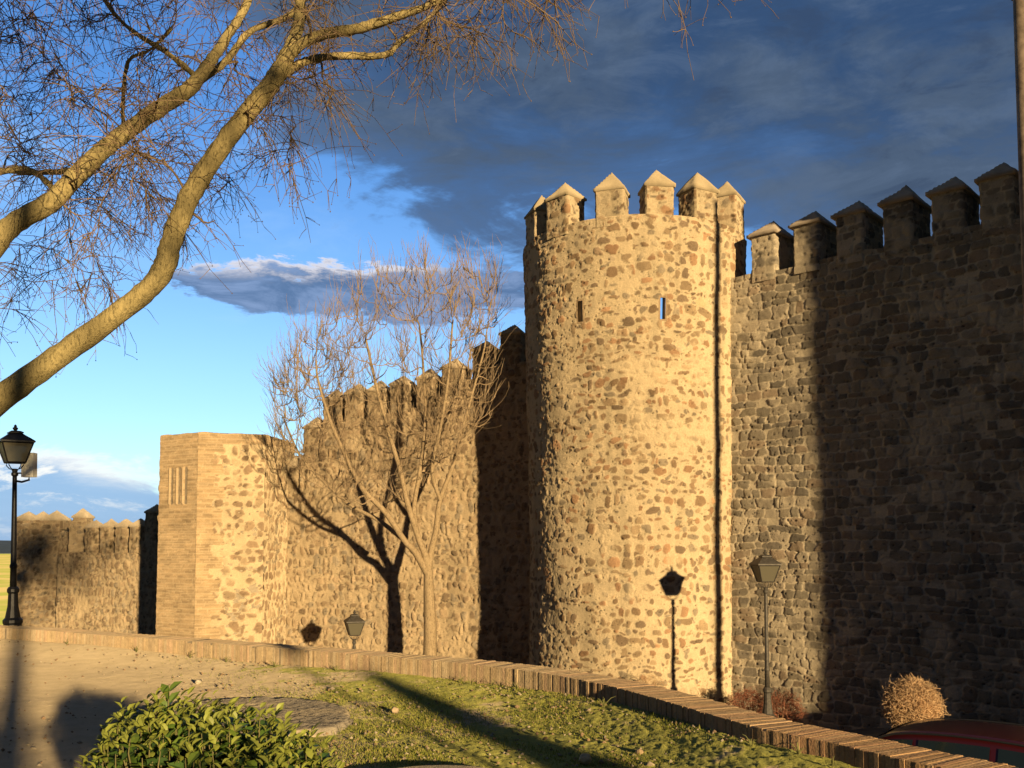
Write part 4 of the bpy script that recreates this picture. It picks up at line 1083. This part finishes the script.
# gravel, leaf litter and short grass: stuff nobody could count
rs = np.random.RandomState(17)
def plaza_pts(n, xr, f=None):
    px = rs.uniform(-20, 900, n); py = 768-(768-640)*rs.rand(n)**1.0; P = np.array([GZ(a_, b__, 0.) for a_, b__ in zip(px, py)])
    ex = np.interp(P[:, 0], EC[:, 0], EC[:, 1]); ok = P[:, 1] < ex-.05; P = P[ok]; dd = (ex[ok]-P[:, 1])
    return P, px[ok], dd*.75
P, px_, dd = plaza_pts(8500, None)
keep = (rs.rand(len(P)) < np.where(P[:, 0]/P[:, 1] < -.25, .15, .3)+.9*np.exp(-dd/.4)); P = P[keep]; dd = dd[keep]
zg = wall_base(P[:, 0])*np.exp(-(dd/.9)**2)+.008
sz = rs.uniform(.006, .022, len(P))*np.where(rs.rand(len(P)) < .06, 1.8, 1)
oc = np.array([(1, 0, 0), (-1, 0, 0), (0, 1, 0), (0, -1, 0), (0, 0, .7), (0, 0, -.7)], float)
Rj = rs.uniform(.6, 1.3, (len(P), 6, 1)); V = np.stack([P[:, 0], P[:, 1], zg], 1)[:, None]+oc[None]*Rj*sz[:, None, None]
cg = np.array([(.36, .29, .20), (.26, .18, .11), (.44, .37, .27), (.32, .22, .13)])[rs.randint(0, 4, len(P))]
Fg = (bf[None]+(np.arange(len(P))*6)[:, None, None]).reshape(-1, 3)
me = mesh_from('gravel', V.reshape(-1, 3), Fg, (mat_attr('gravel'),), col=np.repeat(cg, 6, 0))
tag(link('gravel', me), 'small pebbles and dry litter scattered over the terrace', 'gravel', kind='stuff')
P, px_, dd = plaza_pts(240000, None)
gm_ = np.interp(P[:, 0]/P[:, 1], [-.40, -.30, -.20, -.08, .25], [0, .15, .5, .85, .95])
cl = np.sin(P[:, 0]*3.1+np.sin(P[:, 1]*2.3)*1.5)*np.sin(P[:, 1]*2.7+1.3*np.sin(P[:, 0]*1.9))
keep = rs.rand(len(P)) < gm_*(.45+.55*cl)*.9; P = P[keep]; dd = dd[keep]; n = len(P)
zg = wall_base(P[:, 0])*np.exp(-(dd/.9)**2)
hgt_ = rs.uniform(.010, .030, n)*np.where(rs.rand(n) < .05, 1.8, 1); a_ = rs.uniform(0, 6.28, n); wv = .0035
B0 = np.stack([P[:, 0]-np.cos(a_)*wv, P[:, 1]-np.sin(a_)*wv, zg], 1); B1 = np.stack([P[:, 0]+np.cos(a_)*wv, P[:, 1]+np.sin(a_)*wv, zg], 1)
Tp = np.stack([P[:, 0]+rs.normal(0, .010, n), P[:, 1]+rs.normal(0, .010, n), zg+hgt_], 1)
V = np.stack([B0, B1, Tp], 1).reshape(-1, 3); cg = np.array([(.25, .27, .04), (.33, .33, .06), (.19, .22, .04), (.42, .36, .13)])[rs.randint(0, 4, n)]
me = mesh_from('grass', V, np.arange(3*n).reshape(-1, 3), (mat_attr('grass_blade'),), col=np.repeat(cg, 3, 0))
tag(link('grass', me), 'short mossy grass growing over the terrace', 'grass', kind='stuff')
# weeds along the parapet foot
wd = []
for k in range(60):
    i = rs.randint(0, len(EC)); e = EC[i]-EN[i]*rs.uniform(.04, .25)
    if e[1] < 5 or e[1] > 18: continue
    z_ = float(wall_base(e[0]))
    for _ in range(rs.randint(5, 14)):
        d = rs.normal(0, .5, 2); L_ = rs.uniform(.04, .12); wd.append((np.array([(e[0], e[1], z_-.02), (e[0]+d[0]*L_*.4, e[1]+d[1]*L_*.4, z_+L_*.6), (e[0]+d[0]*L_, e[1]+d[1]*L_, z_+L_*.8)]), np.array([.003, .004, .001])))
v, f = merge_tubes(wd, 4, 3)
tag(link('weeds', mesh_from('weeds', v, f, (mat_plain('weed', (.20, .20, .06), .8),))), 'small weeds and dry grass along the foot of the parapet', 'weeds', kind='stuff')

# ================================================================== parked car below the parapet
M_PAINT = mat_plain('red_paint', (.07, .008, .010), .35, .25, .05, 2, 0, .5, .8)
M_GLASSC = mat_plain('car_glass', (.012, .02, .022), .05, 0, .1, 2, 0, .8)
M_TYRE = mat_plain('tyre', (.02, .02, .02), .8); M_RIM = mat_plain('rim', (.35, .35, .36), .35, .8); M_TRIM = mat_plain('black_trim', (.015, .015, .015), .5)
def make_car(loc, rz):
    t = thing('parked_car', 'dark red hatchback parked below the parapet in the lower right corner', 'car', loc, rz=rz)
    # stations along x (front +): x, half width at belt, belt z, low z ; body hull
    st = [(-1.98, .62, .78, .42), (-1.90, .74, .90, .30), (-1.5, .82, .94, .22), (-.8, .85, .93, .20), (.2, .86, .92, .20), (.8, .85, .92, .22), (1.35, .82, .84, .22), (1.75, .76, .72, .24), (1.95, .60, .58, .34)]
    n = 13; V = []
    for x, w_, zt_, zl in st:
        for i in range(n):
            a_ = math.pi*i/(n-1); cx_ = math.cos(a_); sz_ = math.sin(a_)
            V.append((x, math.copysign(abs(cx_)**.35, cx_)*w_, zl+(zt_-zl)*(abs(sz_)**.55)))
    Fq = [(j*n+i, j*n+i+1, (j+1)*n+i+1, (j+1)*n+i) for j in range(len(st)-1) for i in range(n-1)]
    Fq += [tuple(range(n)), tuple((len(st)-1)*n+i for i in range(n-1, -1, -1))]+[(j*n, (j+1)*n, (j+1)*n+n-1, j*n+n-1) for j in range(len(st)-1)]
    o = link('body', mesh_from('body', V, Fq, (M_PAINT,), smooth=True), t)
    # greenhouse: side outline
    cab = [(-1.86, .88, .70), (-1.62, 1.24, .62), (-1.38, 1.385, .58), (-.9, 1.445, .57), (-.3, 1.455, .57), (.15, 1.42, .56), (.45, 1.30, .60), (1.05, .93, .72)]
    Cq = catmull(cab, 4); nn = 9; V = []
    for x, zt_, w_ in Cq:
        for i in range(nn):
            u = i/(nn-1)*2-1; crown = zt_-.035*abs(u)**2.4; V.append((x, u*w_, crown))
    rows = len(Cq)
    top = [(j*nn+i, j*nn+i+1, (j+1)*nn+i+1, (j+1)*nn+i) for j in range(rows-1) for i in range(nn-1)]
    base = len(V)
    for x, zt_, w_ in Cq:
        for sg in (-1, 1): V.append((x, sg*.80, .88))
    sd = []
    for j in range(rows-1):
        sd.append((j*nn, (j+1)*nn, base+2*(j+1), base+2*j)); sd.append((j*nn+nn-1, base+2*j+1, base+2*(j+1)+1, (j+1)*nn+nn-1))
    link('roof', mesh_from('roof', V, top+sd, (M_PAINT,), smooth=True), t)
    # side windows follow the leaning flank
    def flank(x, h, sg, off=.012):
        zt_ = np.interp(x, Cq[:, 0], Cq[:, 1])-.035; w_ = np.interp(x, Cq[:, 0], Cq[:, 2]); y_ = .80+(w_-.80)*h; return (x, sg*(y_+off), .88+(zt_-.88)*h)
    for sg in (-1, 1):
        for x0, x1 in ((-1.52, -1.12), (-1.06, -.34), (-.26, .62)):
            xs = np.linspace(x0, x1, 8); V = [flank(x, .06, sg) for x in xs]+[flank(x, .88, sg) for x in xs]
            Fw = [(i, i+1, i+9, i+8) for i in range(7)]; link('side_window', mesh_from('side_window', V, Fw, (M_GLASSC,), smooth=True), t)
        m = MB(); m.box((.60, sg*.90, .98), (.12, .18, .12)); mo_ = m.build('mirror', M_PAINT, t)
        m = MB(); m.box((.537, sg*.905, .98), (.006, .15, .09)); m.build('mirror_glass', M_RIM, mo_)
        for xx in (-.42, .0):
            m = MB(); m.box((xx-.3, sg*.868, .80), (.16, .02, .025)); m.build('door_handle', M_PAINT, t)
        m = MB(); m.box((1.72, sg*.62, .62), (.22, .22, .12)); m.build('headlight', mat_plain('lens', (.5, .5, .5), .1), t)
        m = MB(); m.box((-1.91, sg*.62, .80), (.10, .16, .26)); m.build('tail_light', mat_plain('tail_lens', (.3, .01, .01), .15), t)
        for xx in (-1.22, 1.24):
            m = MB(); m.lathe([(.22, -.09), (.30, -.09), (.315, -.05), (.315, .05), (.30, .09), (.22, .09)], 28); wo_ = m.build('wheel', M_TYRE, t)
            wo_.rotation_euler = (math.pi/2, 0, 0); wo_.location = (xx, sg*.78, .315)
            m = MB(); m.lathe([(.21, -.085), (.215, 0), (.21, .095), (.06, .07)], 10); m.build('rim', M_RIM, wo_)
    for nm, ra, rb in (('windscreen', .22, 1.0), ('rear_window', -1.80, -1.45)):
        xs = np.linspace(ra, rb, 7); V = []
        for x in xs:
            zt_ = np.interp(x, Cq[:, 0], Cq[:, 1]); w_ = np.interp(x, Cq[:, 0], Cq[:, 2])*.9
            for i in range(7):
                u = i/6*2-1; V.append((x, u*w_, zt_-.035*abs(u*.9)**2.4+.012))
        link(nm, mesh_from(nm, V, [(j*7+i, j*7+i+1, (j+1)*7+i+1, (j+1)*7+i) for j in range(6) for i in range(6)], (M_GLASSC,), smooth=True), t)
    for sg in (-1, 1):
        m = MB(); m.tube([flank(x, 1.0, sg, .005) for x in np.linspace(-1.5, .55, 14)], .012, 6); m.build('roof_rail', M_TRIM, t)
    return t
cz = G(950, 733, 10.2)[2]-1.46
make_car((hx(1035, 10.2), 10.2, cz), R(-42))

scn.render.resolution_x = 1024; scn.render.resolution_y = 768
